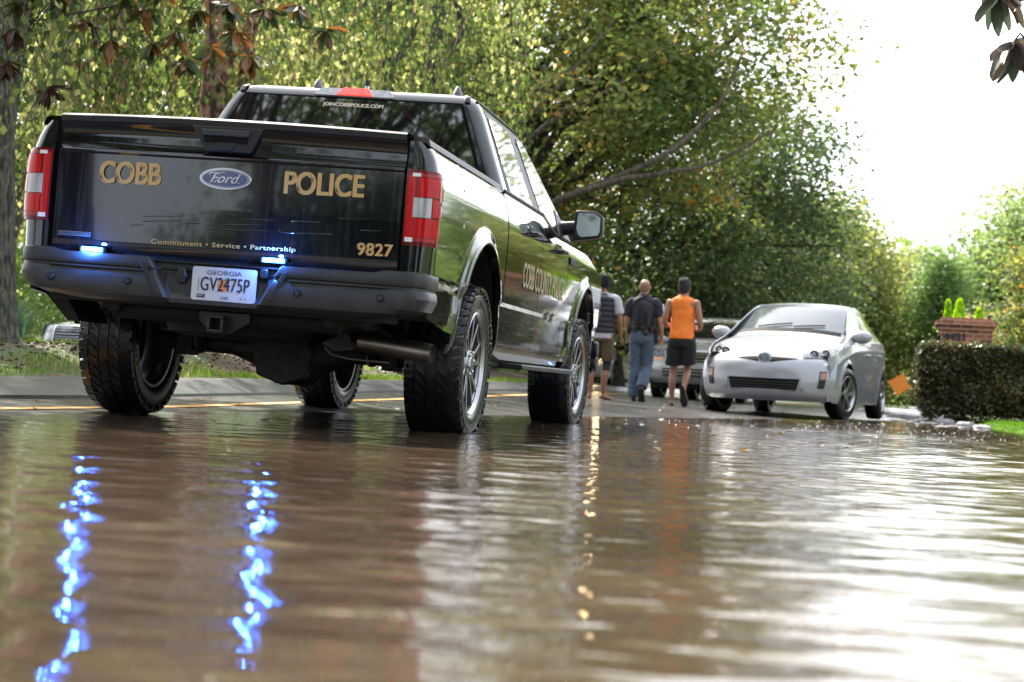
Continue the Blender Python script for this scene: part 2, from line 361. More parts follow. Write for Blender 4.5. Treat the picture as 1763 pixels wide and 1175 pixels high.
def arr(y0, y1, yc=None, step=.05):
    if yc is None or not (y0 < yc + .53 and y1 > yc - .53): return lin(y0, y1, max(3, int((y1 - y0) / step)))
    a, b = yc - .53, yc + .53; o = []
    if y0 < a: o += lin(y0, a, max(3, int((a - y0) / step)))[:-1]
    o += [a - .0005] + ease(a, b, 40) + [b + .0005]
    if y1 > b: o += lin(b, y1, max(3, int((y1 - b) / step)))[1:]
    return o
ZT = [(0, 0), (1, 1)]
def panel(name, y0, y1, yc, zb, zt, parent, m=M_blk, off=0, nz=46, inner=True):
    for s in (1, -1):
        mb = MB(); yy = arr(y0, y1, yc)
        zs = sorted(set(lin(0, 1, nz)))
        def f(y, t):
            a = zb(y); z = a + (zt(y) - a) * t
            return (s * (hw(y, z) + off), y, z)
        mb.grid(f, yy, zs)
        o = mb.build(name, m, parent, smooth=28, solid=.018)
        # keep thickness inward
        o.modifiers['solid'].offset = -1 if s > 0 else -1
        yield s, o
def zbed(y): return az(y, 0, .53 + .10 * max(0, -.53 - y) if y < -.53 else .475)
body = list(panel('bedside', -1.055, .60, 0, zbed, lambda y: 1.368, T))
rd = list(panel('rear_door', .625, 1.735, None, lambda y: .475, lambda y: 1.352, T))
fd = list(panel('front_door', 1.747, 2.80, None, lambda y: .475, lambda y: 1.352 - .10 * sst(2.0, 2.5, y), T))
fe = list(panel('front_fender', 2.812, 4.50, 3.683, lambda y: az(y, 3.683, .475), lambda y: 1.25 - .10 * sst(3.6, 4.5, y), T))
# wheel arch lips, liners, pinch gap
for s in (1, -1):
    for yc in (0, 3.683):
        mb = MB()
        def lip(a, k):
            c, sn = math.cos(a), math.sin(a); y = yc - .53 * c; z = .44 + .57 * sn
            x = hw(y, z); return [(s * (x - .022), y, z - 0), (s * (x + .006), y, z), (s * (x + .008), yc - .545 * c, .44 + .585 * sn), (s * (x - .004), yc - .56 * c, .44 + .60 * sn)][k]
        mb.grid(lip, lin(0, math.pi, 44), range(4)); mb.build('arch_lip', M_blk, T, smooth=50)
        mb = MB(); mb.grid(lambda a, x: (s * x, yc - .56 * math.cos(a), .40 + .60 * math.sin(a)), lin(.42, math.pi - .42, 30), [.55, .75, .955])
        mb.add([(s * .55, yc - .56 * math.cos(a), .40 + .60 * math.sin(a)) for a in lin(.42, math.pi - .42, 30)], [tuple(range(30))])
        mb.build('wheel_liner', M_dark, T)
# inner dark shell (gaps read black) and rocker
mb = MB()
mb.box(-.90, .90, .605, 2.9, .50, 1.30); mb.box(-.90, .90, -1.10, -.60, .62, 1.30); mb.box(-.86, .86, -.6, .66, 1.03, 1.30); mb.box(-.88, .88, 4.26, 4.46, .55, 1.1); mb.box(-.5, .5, 2.85, 4.3, .55, 1.1)
mb.box(-.5, .5, -.62, .62, .62, 1.05)
mb.build('inner_shell', M_dark, T, smooth=0)
# bed rails, bed
for s in (1, -1):
    mb = MB()
    mb.grid(lambda y, k: [(s * .925, y, 1.352), (s * .915, y, 1.382), (s * .895, y, 1.392), (s * .80, y, 1.392), (s * .79, y, 1.34)][k], lin(-1.12, .60, 12), range(5))
    mb.build('bed_rail', M_plas2, T, smooth=50)
mb = MB(); mb.box(-.79, .79, -1.08, .60, 1.30, 1.31); mb.build('bed_floor', M_plas2, T, smooth=0)
# rear quarter corners that carry the lamps
def quarter(z):
    W = interp(HW, z); P = []
    e = .62
    for i in range(25):
        a = i / 24 * math.pi / 2; P.append((.838 + (W - .838) * max(0, math.sin(a)) ** e, -1.052 - .112 * max(0, math.cos(a)) ** e))
    tap = .02 * sst(1.2, 1.38, z)
    P = [(x, y + tap) for x, y in P]
    P += [(hw(y, z), y) for y in lin(-1.045, -.85, 8)]
    return P
def qpt(s, u, z, off=0):
    P = quarter(z); L = 0
    for i in range(len(P) - 1):
        d = math.hypot(P[i + 1][0] - P[i][0], P[i + 1][1] - P[i][1])
        if L + d >= u or i == len(P) - 2:
            t = (u - L) / d if d > 1e-9 else 0; nx, ny = (P[i + 1][1] - P[i][1]) / max(d, 1e-9), -(P[i + 1][0] - P[i][0]) / max(d, 1e-9)
            x = P[i][0] + (P[i + 1][0] - P[i][0]) * t; y = P[i][1] + (P[i + 1][1] - P[i][1]) * t
            return (s * (x + nx * off), y + ny * off, z)
        L += d
def qlen(z):
    P = quarter(z)[:25]; return sum(math.hypot(P[i + 1][0] - P[i][0], P[i + 1][1] - P[i][1]) for i in range(24))
def qpatch(name, s, u0, u1, z0, z1, off, m, parent, edge=None, nu=12, nz=10, skew=0):
    mb = MB()
    mb.grid(lambda z, t: qpt(s, u0 + skew * (z - z0) / max(z1 - z0, 1e-6) * 0 + ((edge(z) if edge else u1) - u0) * t, z, off), lin(z0, z1, nz), lin(0, 1, nu))
    return mb.build(name, m, parent, smooth=40, solid=.006)
for s in (1, -1):
    mb = MB(); 
    mb.grid(lambda z, u: qpt(s, u * qlen(z), z), lin(.765, 1.368, 40), [.0, .02] + lin(.08, 1, 26)); mb.build('rear_corner', M_blk, T, smooth=28, solid=.012)
    mb = MB(); mb.box(s * .82, s * .90, -1.12, -1.06, .70, 1.36); mb.build('corner_filler', M_dark, T, smooth=0)
    edge = lambda z: .225 if z > 1.17 else (.225 - .05 * (1.17 - z) / .09 if z > 1.08 else .175)
    lamp = qpatch('tail_light', s, .004, .17, .90, 1.236, .010, M_red2, T, edge, nu=26, nz=40)
    e2 = lambda z: .205 if z > 1.17 else (.205 - .04 * (1.17 - z) / .09 if z > 1.08 else .165)
    qpatch('red_strip', s, .012, .045, .925, 1.215, .0135, M_red, lamp, nz=12, nu=5)
    qpatch('clear_band', s, .04, .150, .918, .936, .0135, M_pink, lamp, nz=4)
    qpatch('reflector_bar', s, .016, .05, .915, .935, .017, M_wht, lamp, nz=3, nu=4)
    qpatch('clear_band', s, .04, .16, 1.208, 1.221, .0135, M_pink, lamp, nz=4)
    qpatch('reflector_bar', s, .03, .065, 1.207, 1.223, .017, M_wht, lamp, nz=3, nu=4)
    qpatch('brake_light', s, .056, .150, 1.118, 1.204, .015, M_red, lamp, nz=6)
    qpatch('reverse_light', s, .042, .118, 1.026, 1.114, .0155, M_clr, lamp, nz=6)
    qpatch('red_strip', s, .122, .150, 1.030, 1.110, .015, M_red, lamp, nz=6, nu=4); qpatch('turn_light', s, .050, .150, .938, 1.022, .015, M_red, lamp, nz=6)
    qpatch('side_marker', s, .155, .20, 1.10, 1.20, .0135, M_amb, lamp, lambda z: .200 if z > 1.17 else .2 - .03 * (1.17 - z) / .07, nz=10, nu=6)
    qpatch('clear_band', s, .152, .17, .93, 1.09, .0135, M_pink, lamp, nz=6, nu=4)
# tailgate
TG = [(.770, -1.120), (.775, -1.150), (.80, -1.160), (1.0, -1.163), (1.222, -1.163), (1.232, -1.169), (1.238, -1.169), (1.250, -1.148), (1.262, -1.144), (1.315, -1.140), (1.345, -1.150), (1.356, -1.160), (1.362, -1.162)]
def tgy(z): return interp([(a, b) for a, b in TG], z)
zz = sorted([a for a, b in TG] + lin(.83, 1.2, 14) + [1.28, 1.30, 1.33])
def crown(x): return .012 * (1 - (x / .82) ** 2)
mb = MB(); mb.grid(lambda z, x: (x, tgy(z) - .012 * (1 - (x / .82) ** 2), z + crown(x) * sst(1.2, 1.36, z)), zz, lin(-.815, .826, 40))
tg = mb.build('tailgate', M_blk, T, smooth=25, solid=.02)
mb = MB()
CP = [(-1.156, 1.362), (-1.170, 1.366), (-1.172, 1.392), (-1.160, 1.402), (-1.05, 1.404), (-1.045, 1.36)]
mb.grid(lambda x, k: (x, CP[k][0] - .010 * (1 - (x / .82) ** 2), CP[k][1] + crown(x)), lin(-.815, .826, 40), range(6)); mb.build('tailgate_cap', M_plas2, tg, smooth=30)
YT = -1.176
# handle bezel
def tface(u, v, wd, base=YT): return (u, base - wd, v)
mb = MB(); mb.prism([(-.178, 1.368), (.164, 1.368), (.118, 1.268), (.104, 1.252), (-.098, 1.252), (-.116, 1.268)], lambda u, v, d: (u, -1.152 - d, v + .010), .032)
bz = mb.build('handle_bezel', M_plas2, tg, smooth=20, bevel=.006)
mb = MB(); mb.prism([(-.126, 1.362), (.104, 1.362), (.100, 1.335), (-.120, 1.335)], lambda u, v, d: (u, -1.184 - d, v), .010); mb.build('handle', M_plas, bz, bevel=.003)
mb = MB(); mb.prism([(-.118, 1.333), (.098, 1.333), (.092, 1.302), (-.112, 1.302)], lambda u, v, d: (u, -1.1845 - d, v), .001); mb.build('handle_recess_shade', mat('recess_shade', (.001, .001, .001), 1), bz)  # flat black plate paints the recess shade onto the bezel
mb = MB(); mb.prism([(-.055, 1.304), (.045, 1.304), (.020, 1.268), (-.03, 1.268)], lambda u, v, d: (u, -1.184 - d, v), .006); mb.build('key_cover', M_plas2, bz, bevel=.003)
FX, FZ = Vector((1, 0, 0)), Vector((0, 0, 1))
def tt(body, nm, x0, z0, w, h, bold, mt=M_gold, parent=tg, y=-1.1775, **k):
    return text(body, nm, mt, parent, mframe((x0, y, z0), (1, 0, .012), FZ), w=w, h=h, bold=bold, depth=.0005, **k)
tt('COBB', 'lettering', -.606, 1.088, .300, .103, .035)
tt('POLICE', 'lettering', .278, 1.092, .375, .103, .035)
tt('Commitment • Service • Partnership', 'motto', -.328, .820, .685, .027, .022, spacing=1.12)
tt('9827', 'unit_number', .640, .840, .165, .056, .035, spacing=1.1)
# stamped model lettering: ridges added along its bright edge highlights
def tline(pts):      # low ridges shaped to catch the sky along pressed letter edges
    q = [((x - 220) / 346.0 - .438, tgy(.9) - .0125, .905 - (y - 388) / 352.0 + (x - 220) / 352.0 * .078) for x, y in pts]
    mb = MB(); mb.tube([(a, b_ + .0145 * (a / .82) ** 2, c) for a, b_, c in q], [.0030] * len(q), 8); mb.build('stamp_glint', M_blk, tg, smooth=60)
for L_ in ([(220, 388), (240, 388)], [(240, 382), (303, 382)], [(241, 374), (304, 374.5)], [(312, 386.5), (336, 387)], [(344, 380), (351, 380.5)], [(347, 396), (366, 396)], [(376, 390), (436, 391)], [(375, 398), (449, 400.5)], [(396, 381), (456, 384)], [(463, 398.5), (470, 403.5), (551, 407)], [(484, 385), (532, 388)], [(596, 401), (629, 402)], [(560, 382), (610, 383)]): tline(L_)
# small badge
mb = MB(); mb.box(-.786, -.628, -1.172, -1.168, .838, .858); bd = mb.build('badge', mat('badge_edge', (.20, .20, .21), .3, metal=.5), tg)
mb = MB(); mb.box(-.783, -.631, -1.1735, -1.1722, .841, .855); mb.build('badge_face', M_dark, bd); text('POLICE RESPONDER', 'badge_text', mat('badge_edge'), bd, mframe((-.778, -1.1742, .8435), FX, FZ), w=.142, h=.009, depth=.0006, bold=.01)
# oval emblem
M_blue = mat('emblem_blue', (.008, .022, .14), .15, coat=1)
def oval(a, b, y0, y1, m, nm, par, cx=.002, cz=1.142):
    mb = MB(); n = 48
    mb.rings([[(cx + a * math.cos(t) * q, y, cz + b * math.sin(t) * q) for t in [2 * math.pi * i / n for i in range(n)]] for y, q in ((y0, 1), (y1 + .002, 1), (y1, .985))]); return mb.build(nm, m, par, smooth=30)
em = oval(.124, .050, -1.170, -1.184, M_chr, 'emblem', tg); oval(.114, .0415, -1.182, -1.1855, M_blue, 'emblem_face', em)
mb = MB(); n = 60
mb.grid(lambda t, k: (.002 + (.107 + .003 * k) * math.cos(t), -1.1862, 1.142 + (.0365 + .002 * k) * math.sin(t)), lin(0, 6.2832, n), [0, 1]); mb.build('emblem_line', M_chr, em)
text('Ford', 'emblem_script', M_chr, em, mframe((.004, -1.186, 1.144), (1, 0, .0), FZ), w=.142, h=.044, depth=.0015, shear=.45, bold=-.004, align='C')
mb = MB(); mb.tube([(-.066, -1.187, 1.150), (-.074, -1.187, 1.158), (-.062, -1.187, 1.166), (-.03, -1.187, 1.165), (.0, -1.187, 1.169)], .0022, 6); mb.tube([(-.072, -1.187, 1.128), (-.06, -1.187, 1.121), (-.045, -1.187, 1.124), (-.036, -1.187, 1.134)], .002, 6); mb.tube([(.05, -1.187, 1.127), (.062, -1.187, 1.122), (.074, -1.187, 1.127)], .0018, 6)
mb.build('emblem_swash', M_chr, em)
# under-tailgate dark strip
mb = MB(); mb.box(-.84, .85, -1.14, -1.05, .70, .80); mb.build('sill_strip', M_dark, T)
# ---------------- rear bumper ----------------
def bump_xy(s):      # plan path of the face, s in -1..1
    a = abs(s); sg = 1 if s > 0 else -1
    if a < .84: x = a / .84 * .86; y = -1.222 - .016 * (1 - (x / .86) ** 2)
    else:
        t = (a - .84) / .16 * math.pi / 2; x = .86 + .112 * max(0, math.sin(t)) ** .8; y = -1.10 - .122 * max(0, math.cos(t)) ** .8
    return sg * x + .01 * (1), y
BP = [(.10, .752), (.045, .764), (.018, .766), (.004, .760), (0, .748), (0, .722), (.003, .714), (.012, .710), (.012, .700), (.004, .690), (.0, .66), (.0, .61), (.006, .585), (.03, .566), (.07, .556), (.11, .55)]
def bpt(s, k):
    x, y = bump_xy(s); ins, z = BP[k]
    rec = sst(.315, .290, abs(x - .0)) if False else 0
    ax = abs(x)
    r = 1 - sst(.288, .318, ax)
    if ax < .62: x += (1 if x > 0 else -1) * (-(.766 - z) / .2 * .10) * (min(1, ax / .29) if ax < .305 else (.62 - ax) / .315)
    r *= sst(.575, .595, z)
    raise_ = .014 * sst(.72, .80, ax) * (1 if z > .74 else 0)
    cx, cy = .01, -.9
    dx, dy = (0, 1) if ax < .86 else ((x - .0) * -1, 0)
    if ax < .86: px, py = x, y + ins + .045 * r
    else:
        t = (ax - .86) / .122; px = x - (1 if x > 0 else -1) * ins * min(1, t * 1.2); py = y + ins * max(0, 1 - t)
    tuck = .10 * sst(.64, .55, z) * sst(.80, .98, ax)
    return (px - (1 if x > 0 else -1) * tuck, py + tuck * .6, z + raise_ - (.012 * r if z > .74 else 0) + .028 * sst(.6, .95, ax) * sst(.6, .55, z))
ss = [-1 + 2 * i / 200 for i in range(201)]
ss = sorted(set(ss + [q * v for q in (-1, 1) for v in lin(.84, 1, 14)] + [q * v for q in (-1, 1) for v in lin(.17, .34, 30)]))
mb = MB(); mb.grid(bpt, ss, range(len(BP))); bmp = mb.build('rear_bumper', M_plas, T, smooth=32)
# sides of the bumper running forward
for s in (1, -1):
    mb = MB()
    def bs(y, k):
        x, _ = bump_xy(s); ins, z = BP[k]; tuck = .10 * sst(.64, .55, z)
        return (x - s * ins - s * tuck * (1 if k < 16 else 1), y + tuck * .6 * 1, z + .014 * (z > .74) + .028 * sst(.6, .55, z))
    mb.grid(bs, lin(-1.10, -.985, 4), range(len(BP))); mb.build('bumper_end', M_plas, bmp, smooth=32)
# step pad, cut lines, sensors
mb = MB(); mb.box(-.80, .82, -1.215, -1.08, .748, .7535); mb.build('step_pad', M_plas2, bmp)
for s in (1, -1):
    mb = MB(); mb.prism([(s * .345 + .01, .704), (s * .80, .706), (s * .80, .700), (s * .342 + .01, .698)], lambda u, v, d: (u, -1.222 - .016 * (1 - (u / .86) ** 2) + .010 - d, v), .012); mb.build('bumper_trim', M_plas, bmp)
    mb = MB(); mb.prism([(s * .325, .74), (s * .355, .74), (s * .285, .60), (s * .262, .60)], lambda u, v, d: (u, -1.212 - d, v), .024)
    mb.build('bumper_trim', M_plas2, bmp, bevel=.004)
for x, z in ((-.775, .643), (-.402, .647), (.399, .648), (.779, .653)):
    mb = MB(); mb.lathe([(-.006, 0), (-.006, .011), (0, .0145), (.004, .015)], 20, 'y', (x, -1.226 + .02 * (abs(x) > .6) * 0 - .012 * (1 - (x / .86) ** 2), z)); so = mb.build('parking_sensor', M_plas, bmp)
    mb = MB(); mb.lathe([(-.003, .015), (-.003, .018), (.004, .018)], 20, 'y', (x, -1.224 - .014 * (1 - (x / .86) ** 2), z)); mb.build('sensor_ring', M_dark, so)
# trailer sockets beside the plate
mb = MB(); mb.lathe([(-.03, 0), (-.03, .024), (-.02, .028), (0, .03)], 8, 'y', (-.155, -1.19, .69)); mb.box(-.173, -.137, -1.222, -1.185, .655, .725); mb.build('trailer_socket', M_plas2, bmp, bevel=.006)
mb = MB(); mb.box(-.262, -.240, -1.2, -1.185, .655, .70); mb.build('bumper_slot', M_plas2, bmp, bevel=.004)
mb = MB(); mb.box(.215, .25, -1.222, -1.185, .70, .745); mb.build('plate_lamp', M_plas2, bmp, bevel=.006)
# licence plate
M_plate = mat('plate_white', (.62, .62, .64), .35); M_ink = mat('plate_ink', (.012, .016, .05), .5); M_pch = mat('peach', (.80, .27, .09), .5); M_grn = mat('leaf_print', (.08, .30, .14), .5)
PX, PZ, PY = .046, .662, -1.205
mb = MB(); a, b_, r = .1525, .076, .014; pl = []
for cx, cz, a0 in ((a - r, b_ - r, 0), (-a + r, b_ - r, 90), (-a + r, -b_ + r, 180), (a - r, -b_ + r, 270)):
    pl += [(cx + r * math.cos(R(a0 + k * 15)), cz + r * math.sin(R(a0 + k * 15))) for k in range(7)]
mb.prism(pl, lambda u, v, d: (PX + u, PY - d, PZ + v), .003); plate = mb.build('license_plate', M_plate, bmp, smooth=20)
def pt_(body, x, z, w, h, bold, m=M_ink, nm='plate_text', y=-1.2094, **k): return text(body, nm, m, plate, mframe((PX + x, y, PZ + z), (1, 0, .004), FZ), w=w, h=h, bold=bold, depth=.0008, align='C', **k)
mb = MB(); mb.prism([(.030 * math.cos(t) * .85 - .004, .028 * math.sin(t) - .004) for t in lin(0, 6.0, 22)], lambda u, v, d: (PX + u, PY - .003 - d, PZ + v), .0007); mb.build('plate_peach', M_pch, plate)
mb = MB(); mb.prism([(-.002, .020), (.014, .034), (.034, .024), (.026, .016), (.012, .014)], lambda u, v, d: (PX + u, PY - .0038 - d, PZ + v), .0005); mb.build('plate_leaf', M_grn, plate)
pt_('GEORGIA', .0, .052, .165, .020, .0); pt_('GV2475P', .006, .0, .232, .062, .016, spacing=1.05); pt_('COBB', .006, -.060, .036, .011, .01); pt_('GOVT', -.105, -.0545, .030, .009, .02, m=M_plate, y=-1.2102)
mb = MB(); mb.box(-.124, -.086, -.001, 0, -.063, -.047, Matrix.Translation((PX, PY - .0032, PZ))); mb.build('plate_decal', M_ink, plate)
text('COUNTY', 'plate_text', M_ink, plate, mframe((PX - .120, -1.2094, PZ - .002), (0, 0, 1), (-1, 0, 0)), w=.06, h=.005, depth=.0006, align='C')
for x in (.083, .106): 
    mb = MB(); mb.lathe([(-.0015, 0), (-.0015, .003), (0, .003)], 10, 'y', (PX + x, PY - .003, PZ - .058)); mb.build('plate_screw', M_dark, plate)
# blue flashers
for x, z in ((-.599, .780), (.267, .788)):
    mb = MB(); mb.box(x - .062, x + .062, -1.205, -1.175, z - .013, z + .012); fl = mb.build('warning_light', M_dark, T, bevel=.003)
    for k in (-1, 1):
        mb = MB(); mb.ell((x + k * .024, -1.207, z), (.021, .006, .0075), 14, 8); mb.build('warning_light_lens', M_ledw, fl, smooth=60)
        mb = MB(); mb.box(x + k * .024 - .027, x + k * .024 + .027, -1.206, -1.203, z - .0095, z + .0095); mb.build('warning_light_halo', M_halo, fl)  # plate glows to give each lens a blue halo and stronger reflections
    ld = bpy.data.lights.new('flasher_glow', 'POINT'); ld.energy = 3.5; ld.specular_factor = 0; ld.color = (.05, .22, 1); ld.shadow_soft_size = .01
    lo = bpy.data.objects.new('flasher_glow', ld); COL.objects.link(lo); lo.parent = fl; lo.location = (x, -1.25, z + .006)
mb = MB(); mb.box(.975, .995, 3.03, 3.06, .41, .425); mb.build('side_warning_light', mat('blue_halo2', (.1, .3, 1), .3, emit=(.03, .16, 1), es=25), T)
# hitch, frame, spare, exhaust, axle
mb = MB()
for r0, r1 in (((.038, .038), (.025, .025)),):
    for (x0, x1, z0, z1) in ((-.038, .038, .025, .038), (-.038, .038, -.038, -.025), (-.038, -.025, -.025, .025), (.025, .038, -.025, .025)): mb.box(x0, x1, -1.16, -.85, .485 + z0, .485 + z1)
hit = mb.build('hitch_receiver', mat('hitch_steel', (.05, .05, .055), .4, metal=.6), T, bevel=.003)
mb = MB(); mb.box(-.0245, .0245, -1.10, -1.09, .46, .51); mb.build('hitch_bore', M_dark, hit)
mb = MB(); mb.prism([(-.10, .54), (.14, .54), (.14, .50), (.04, .44), (-.04, .44), (-.10, .50)], lambda u, v, d: (u, -1.09 + d, v), .02); mb.build('hitch_gusset', M_plas2, hit)
mb = MB(); mb.tube([(-.55, -1.0, .53), (.55, -1.0, .53)], .05, 12)
for s in (1, -1): mb.tube([(s * .52, -1.1, .56), (s * .52, -.5, .56), (s * .50, 0, .66), (s * .5, .6, .54), (s * .5, 4.2, .52)], [(.04, .06)] * 5, 8)
mb.box(-.5, .5, .9, 1.0, .46, .54); mb.box(-.5, .5, 2.3, 2.45, .42, .54); mb.box(-.45, .45, 3.2, 4.2, .40, .56); mb.box(-.86, .86, -1.12, -.60, .58, .66)
mb.box(-.88, -.60, .62, 2.8, .40, .50); mb.box(.60, .90, .62, 2.8, .40, .50); mb.box(-.25, .30, 1.1, 2.2, .36, .50)
mb.build('frame', M_dark, T, bevel=.006)
mb = MB(); mb.lathe([(-.11, .15), (-.12, .25), (-.10, .34), (-.04, .365), (.04, .365), (.10, .34), (.12, .25), (.11, .15)], 40, 'z', (-.06, -.62, .545)); mb.lathe([(-.02, 0), (-.02, .15), (-.10, .17)], 24, 'z', (-.06, -.62, .54)); mb.build('spare_wheel', M_dark, T)
mb = MB(); mb.tube([(-.74, 0, .40), (-.30, 0, .40), (-.18, 0, .39), (-.05, 0, .37), (.10, 0, .37), (.22, 0, .39), (.34, 0, .40), (.74, 0, .40)], [.045, .05, .08, .15, .155, .09, .05, .045], 16)
mb.prism([(-.12, .26), (.02, .215), (.14, .26), (.17, .40), (.10, .50), (-.10, .50), (-.15, .40)], lambda u, v, d: (u, -.15 + d, v), .10)
ax = mb.build('rear_axle', M_rust, T, bevel=.01)
for s in (1, -1):
    mb = MB()
    for k in range(4): mb.tube([(s * .55, -.75 + k * .1, .52 - .012 * k), (s * .55, 0, .46 - .012 * k), (s * .55, .7 - k * .1, .52 - .012 * k)], [(.032, .005)] * 3, 6)
    mb.box(s * .51, s * .59, -.06, .06, .33, .47); mb.build('leaf_spring', M_rust, T)
    mb = MB(); mb.tube([(s * .46, -.05, .36), (s * .44, -.30, .70)], .030, 10); mb.build('shock_absorber', M_plas2, T)
mb = MB(); mb.tube([(.52, .5, .46), (.50, -.3, .55), (.50, -.55, .52), (.56, -.72, .455), (.70, -.84, .44), (1.0 - .06, -.86, .425)], .036, 14); mb.build('exhaust_pipe', M_rust, T)
mb = MB(); mb.tube([(.60, -.80, .462), (.70, -.835, .452), (.80, -.855, .443), (.955, -.875, .428)], .046, 22, cap=False); mb.tube([(.70, -.835, .452), (.80, -.855, .443), (.953, -.875, .428)], .041, 22, cap=False)
mb.build('exhaust_tip', M_steel, T, normals=False)
mb = MB(); mb.ell((.915, -.868, .431), (.012, .039, .039), 16, 8); mb.build('exhaust_bore', mat('bore_black', (.003, .003, .003), 1), T)  # black plug closing the pipe mouth
mb = MB(); mb.tube([(.42, -.80, .42), (.46, -.82, .39), (.55, -.84, .375), (.75, -.86, .372)], .004, 6); mb.build('brake_cable', mat('cable', (.12, .11, .10), .5), T)
mb = MB(); mb.prism([(.40, .44), (.52, .50), (.56, .42), (.47, .405)], lambda u, v, d: (u, -.80 + d, v), .02); mb.build('exhaust_hanger', M_rust, T)
# mud flap / bumper underside
mb = MB(); mb.box(-.80, .80, -1.15, -.95, .548, .575); mb.build('bumper_support', M_dark, bmp)
mb = MB()
mb.prism([(-.90, .57), (-.80, .57), (-.72, .45), (-.78, .45)], lambda u, v, d: (u, -1.0 + d, v), .35); mb.build('mud_guard', M_dark, T)
# ---------------- wheels ----------------
def make_wheel(s, loc, par, steer=0):
    wh = bpy.data.objects.new('wheel', None); COL.objects.link(wh); wh.parent = par; wh.location = loc; wh.rotation_euler = (random.uniform(0, 1), 0, 0)
    return wh
def tire_parts(wh, s):
    tp = [(-.122, .253), (-.136, .285), (-.1375, .33), (-.128, .372), (-.112, .392), (-.07, .398), (0, .400), (.07, .398), (.112, .392), (.128, .372), (.1375, .33), (.136, .285), (.122, .253), (.10, .245), (-.10, .245)]
    mb = MB(); mb.lathe(tp, 72, 'x', close=True); t = mb.build('tire', M_tire, wh, smooth=50)
    mb = MB(); n = 46
    for row, (xa, xb, ra) in enumerate([(-.140, -.088, .393), (-.078, -.03, .3985), (-.022, .022, .400), (.03, .078, .3985), (.088, .140, .393)]):
        for k in range(n):
            a0 = (k + (.5 if row % 2 else 0)) / n * 2 * math.pi; da = 2 * math.pi / n * (.74 if row in (0, 4) else .80)
            sk = .035 * (1 if row % 2 else -1)
            vs = []
            for x, sx in ((xa, -1), (xb, 1)):
                for r in (ra - .006, ra + .0085):
                    for aa in (0, da):
                        rr = r - (.014 if (row == 0 and x < -.13) or (row == 4 and x > .13) else 0)
                        a = a0 + aa + sk * sx + (.02 * sx if k % 2 else 0); vs.append((x, rr * math.cos(a), rr * math.sin(a)))
            mb.add(vs, [(0, 1, 3, 2), (4, 6, 7, 5), (0, 4, 5, 1), (2, 3, 7, 6), (0, 2, 6, 4), (1, 5, 7, 3)])
    # shoulder lugs down the sidewall
    for sd in (-1, 1):
        for k in range(n):
            a = k / n * 2 * math.pi + (.03 if k % 2 else 0); w_ = .018
            vs = [(sd * x, r * math.cos(a + q), r * math.sin(a + q)) for x, r in ((.128, .392), (.141, .385), (.1425, .352 if k % 2 else .365), (.130, .352)) for q in (-w_, w_)]
            mb.add(vs, [(0, 1, 3, 2), (2, 3, 5, 4), (4, 5, 7, 6), (0, 2, 4, 6), (1, 7, 5, 3), (0, 6, 7, 1)])
    mb.build('tread', M_tire, t, smooth=0)
    # raised ring and block letters on the sidewall
    mb = MB()
    for sd in (-1, 1):
        mb.lathe([(sd * .1375, .345), (sd * .1405, .343), (sd * .1405, .339), (sd * .137, .337)], 72, 'x')
        for k in range(34):
            if k % 17 > 11: continue
            a = k * .115; mb.grid(lambda q, r: (sd * (.1395), r * math.cos(a + q), r * math.sin(a + q)), [-.035, .02 + .01 * (k % 3)], [.296, .325])
    mb.build('sidewall_relief', mat('tire_relief', (.02, .02, .022), .45), t)
    mb = MB(); mb.lathe([(s * .125, .262), (s * .130, .256), (s * .118, .243), (s * .10, .236), (s * .05, .228), (-s * .06, .222), (-s * .10, .235), (-s * .122, .243), (-s * .124, .256), (-s * .10, .25), (s * .0, .235), (s * .1, .25)], 60, 'x', close=True); rim = mb.build('rim', M_rim, wh, smooth=50)
    mb = MB(); mb.lathe([(s * .112, .240), (s * .09, .234), (-s * .05, .221)], 60, 'x'); mb.lathe([(s * .045, .21), (s * .045, .02), (s * .02, .02), (s * .02, .21)], 40, 'x'); mb.build('rim_barrel', M_rimb, rim)
    for k in range(12):
        a = (k // 2) * math.pi / 3 + (.13 if k % 2 else -.13); a2 = (k // 2) * math.pi / 3 + (.24 if k % 2 else -.24)
        mb = MB()
        def P(x, r, t, off):
            c, sn = math.cos(t), math.sin(t); return (s * x, r * c - off * sn, r * sn + off * c)
        rr = []
        for x, r, t, w2 in ((.098, .045, a * 1, .015), (.104, .10, a + (a2 - a) * .3, .012), (.108, .17, a + (a2 - a) * .7, .010), (.112, .238, a2, .011)):
            rr.append([P(x, r, t, -w2), P(x, r, t, w2), P(x - .03, r, t, w2 * .8), P(x - .03, r, t, -w2 * .8)])
        mb.rings(rr); mb.build('spoke', M_rim, rim, smooth=20, bevel=.002)
    mb = MB(); mb.lathe([(s * .09, .072), (s * .106, .066), (s * .110, .040), (s * .118, .036), (s * .120, 0)], 32, 'x'); mb.build('hub_cap', M_rim, rim, smooth=30)
    for k in range(6):
        a = k * math.pi / 3; mb = MB(); mb.lathe([(s * .095, .0105), (s * .116, .0105), (s * .120, .006), (s * .120, 0)], 6, 'x', (0, .056 * math.cos(a), .056 * math.sin(a))); mb.build('lug_nut', M_chr, rim, smooth=0)
    mb = MB(); mb.lathe([(s * .01, .165), (s * .03, .165), (s * .03, .06)], 40, 'x'); mb.build('brake_disc', M_steel, wh)
random.seed(3)
whp = {}
for s in (1, -1):
    wh = make_wheel(s, (s * .846 + (.0), 0, .402), T); tire_parts(wh, s); whp[s] = wh
    w2 = copy_tree(wh, T); w2.location = (s * .846, 3.683, .402); w2.rotation_euler = (random.uniform(0, 1), 0, R(-3))
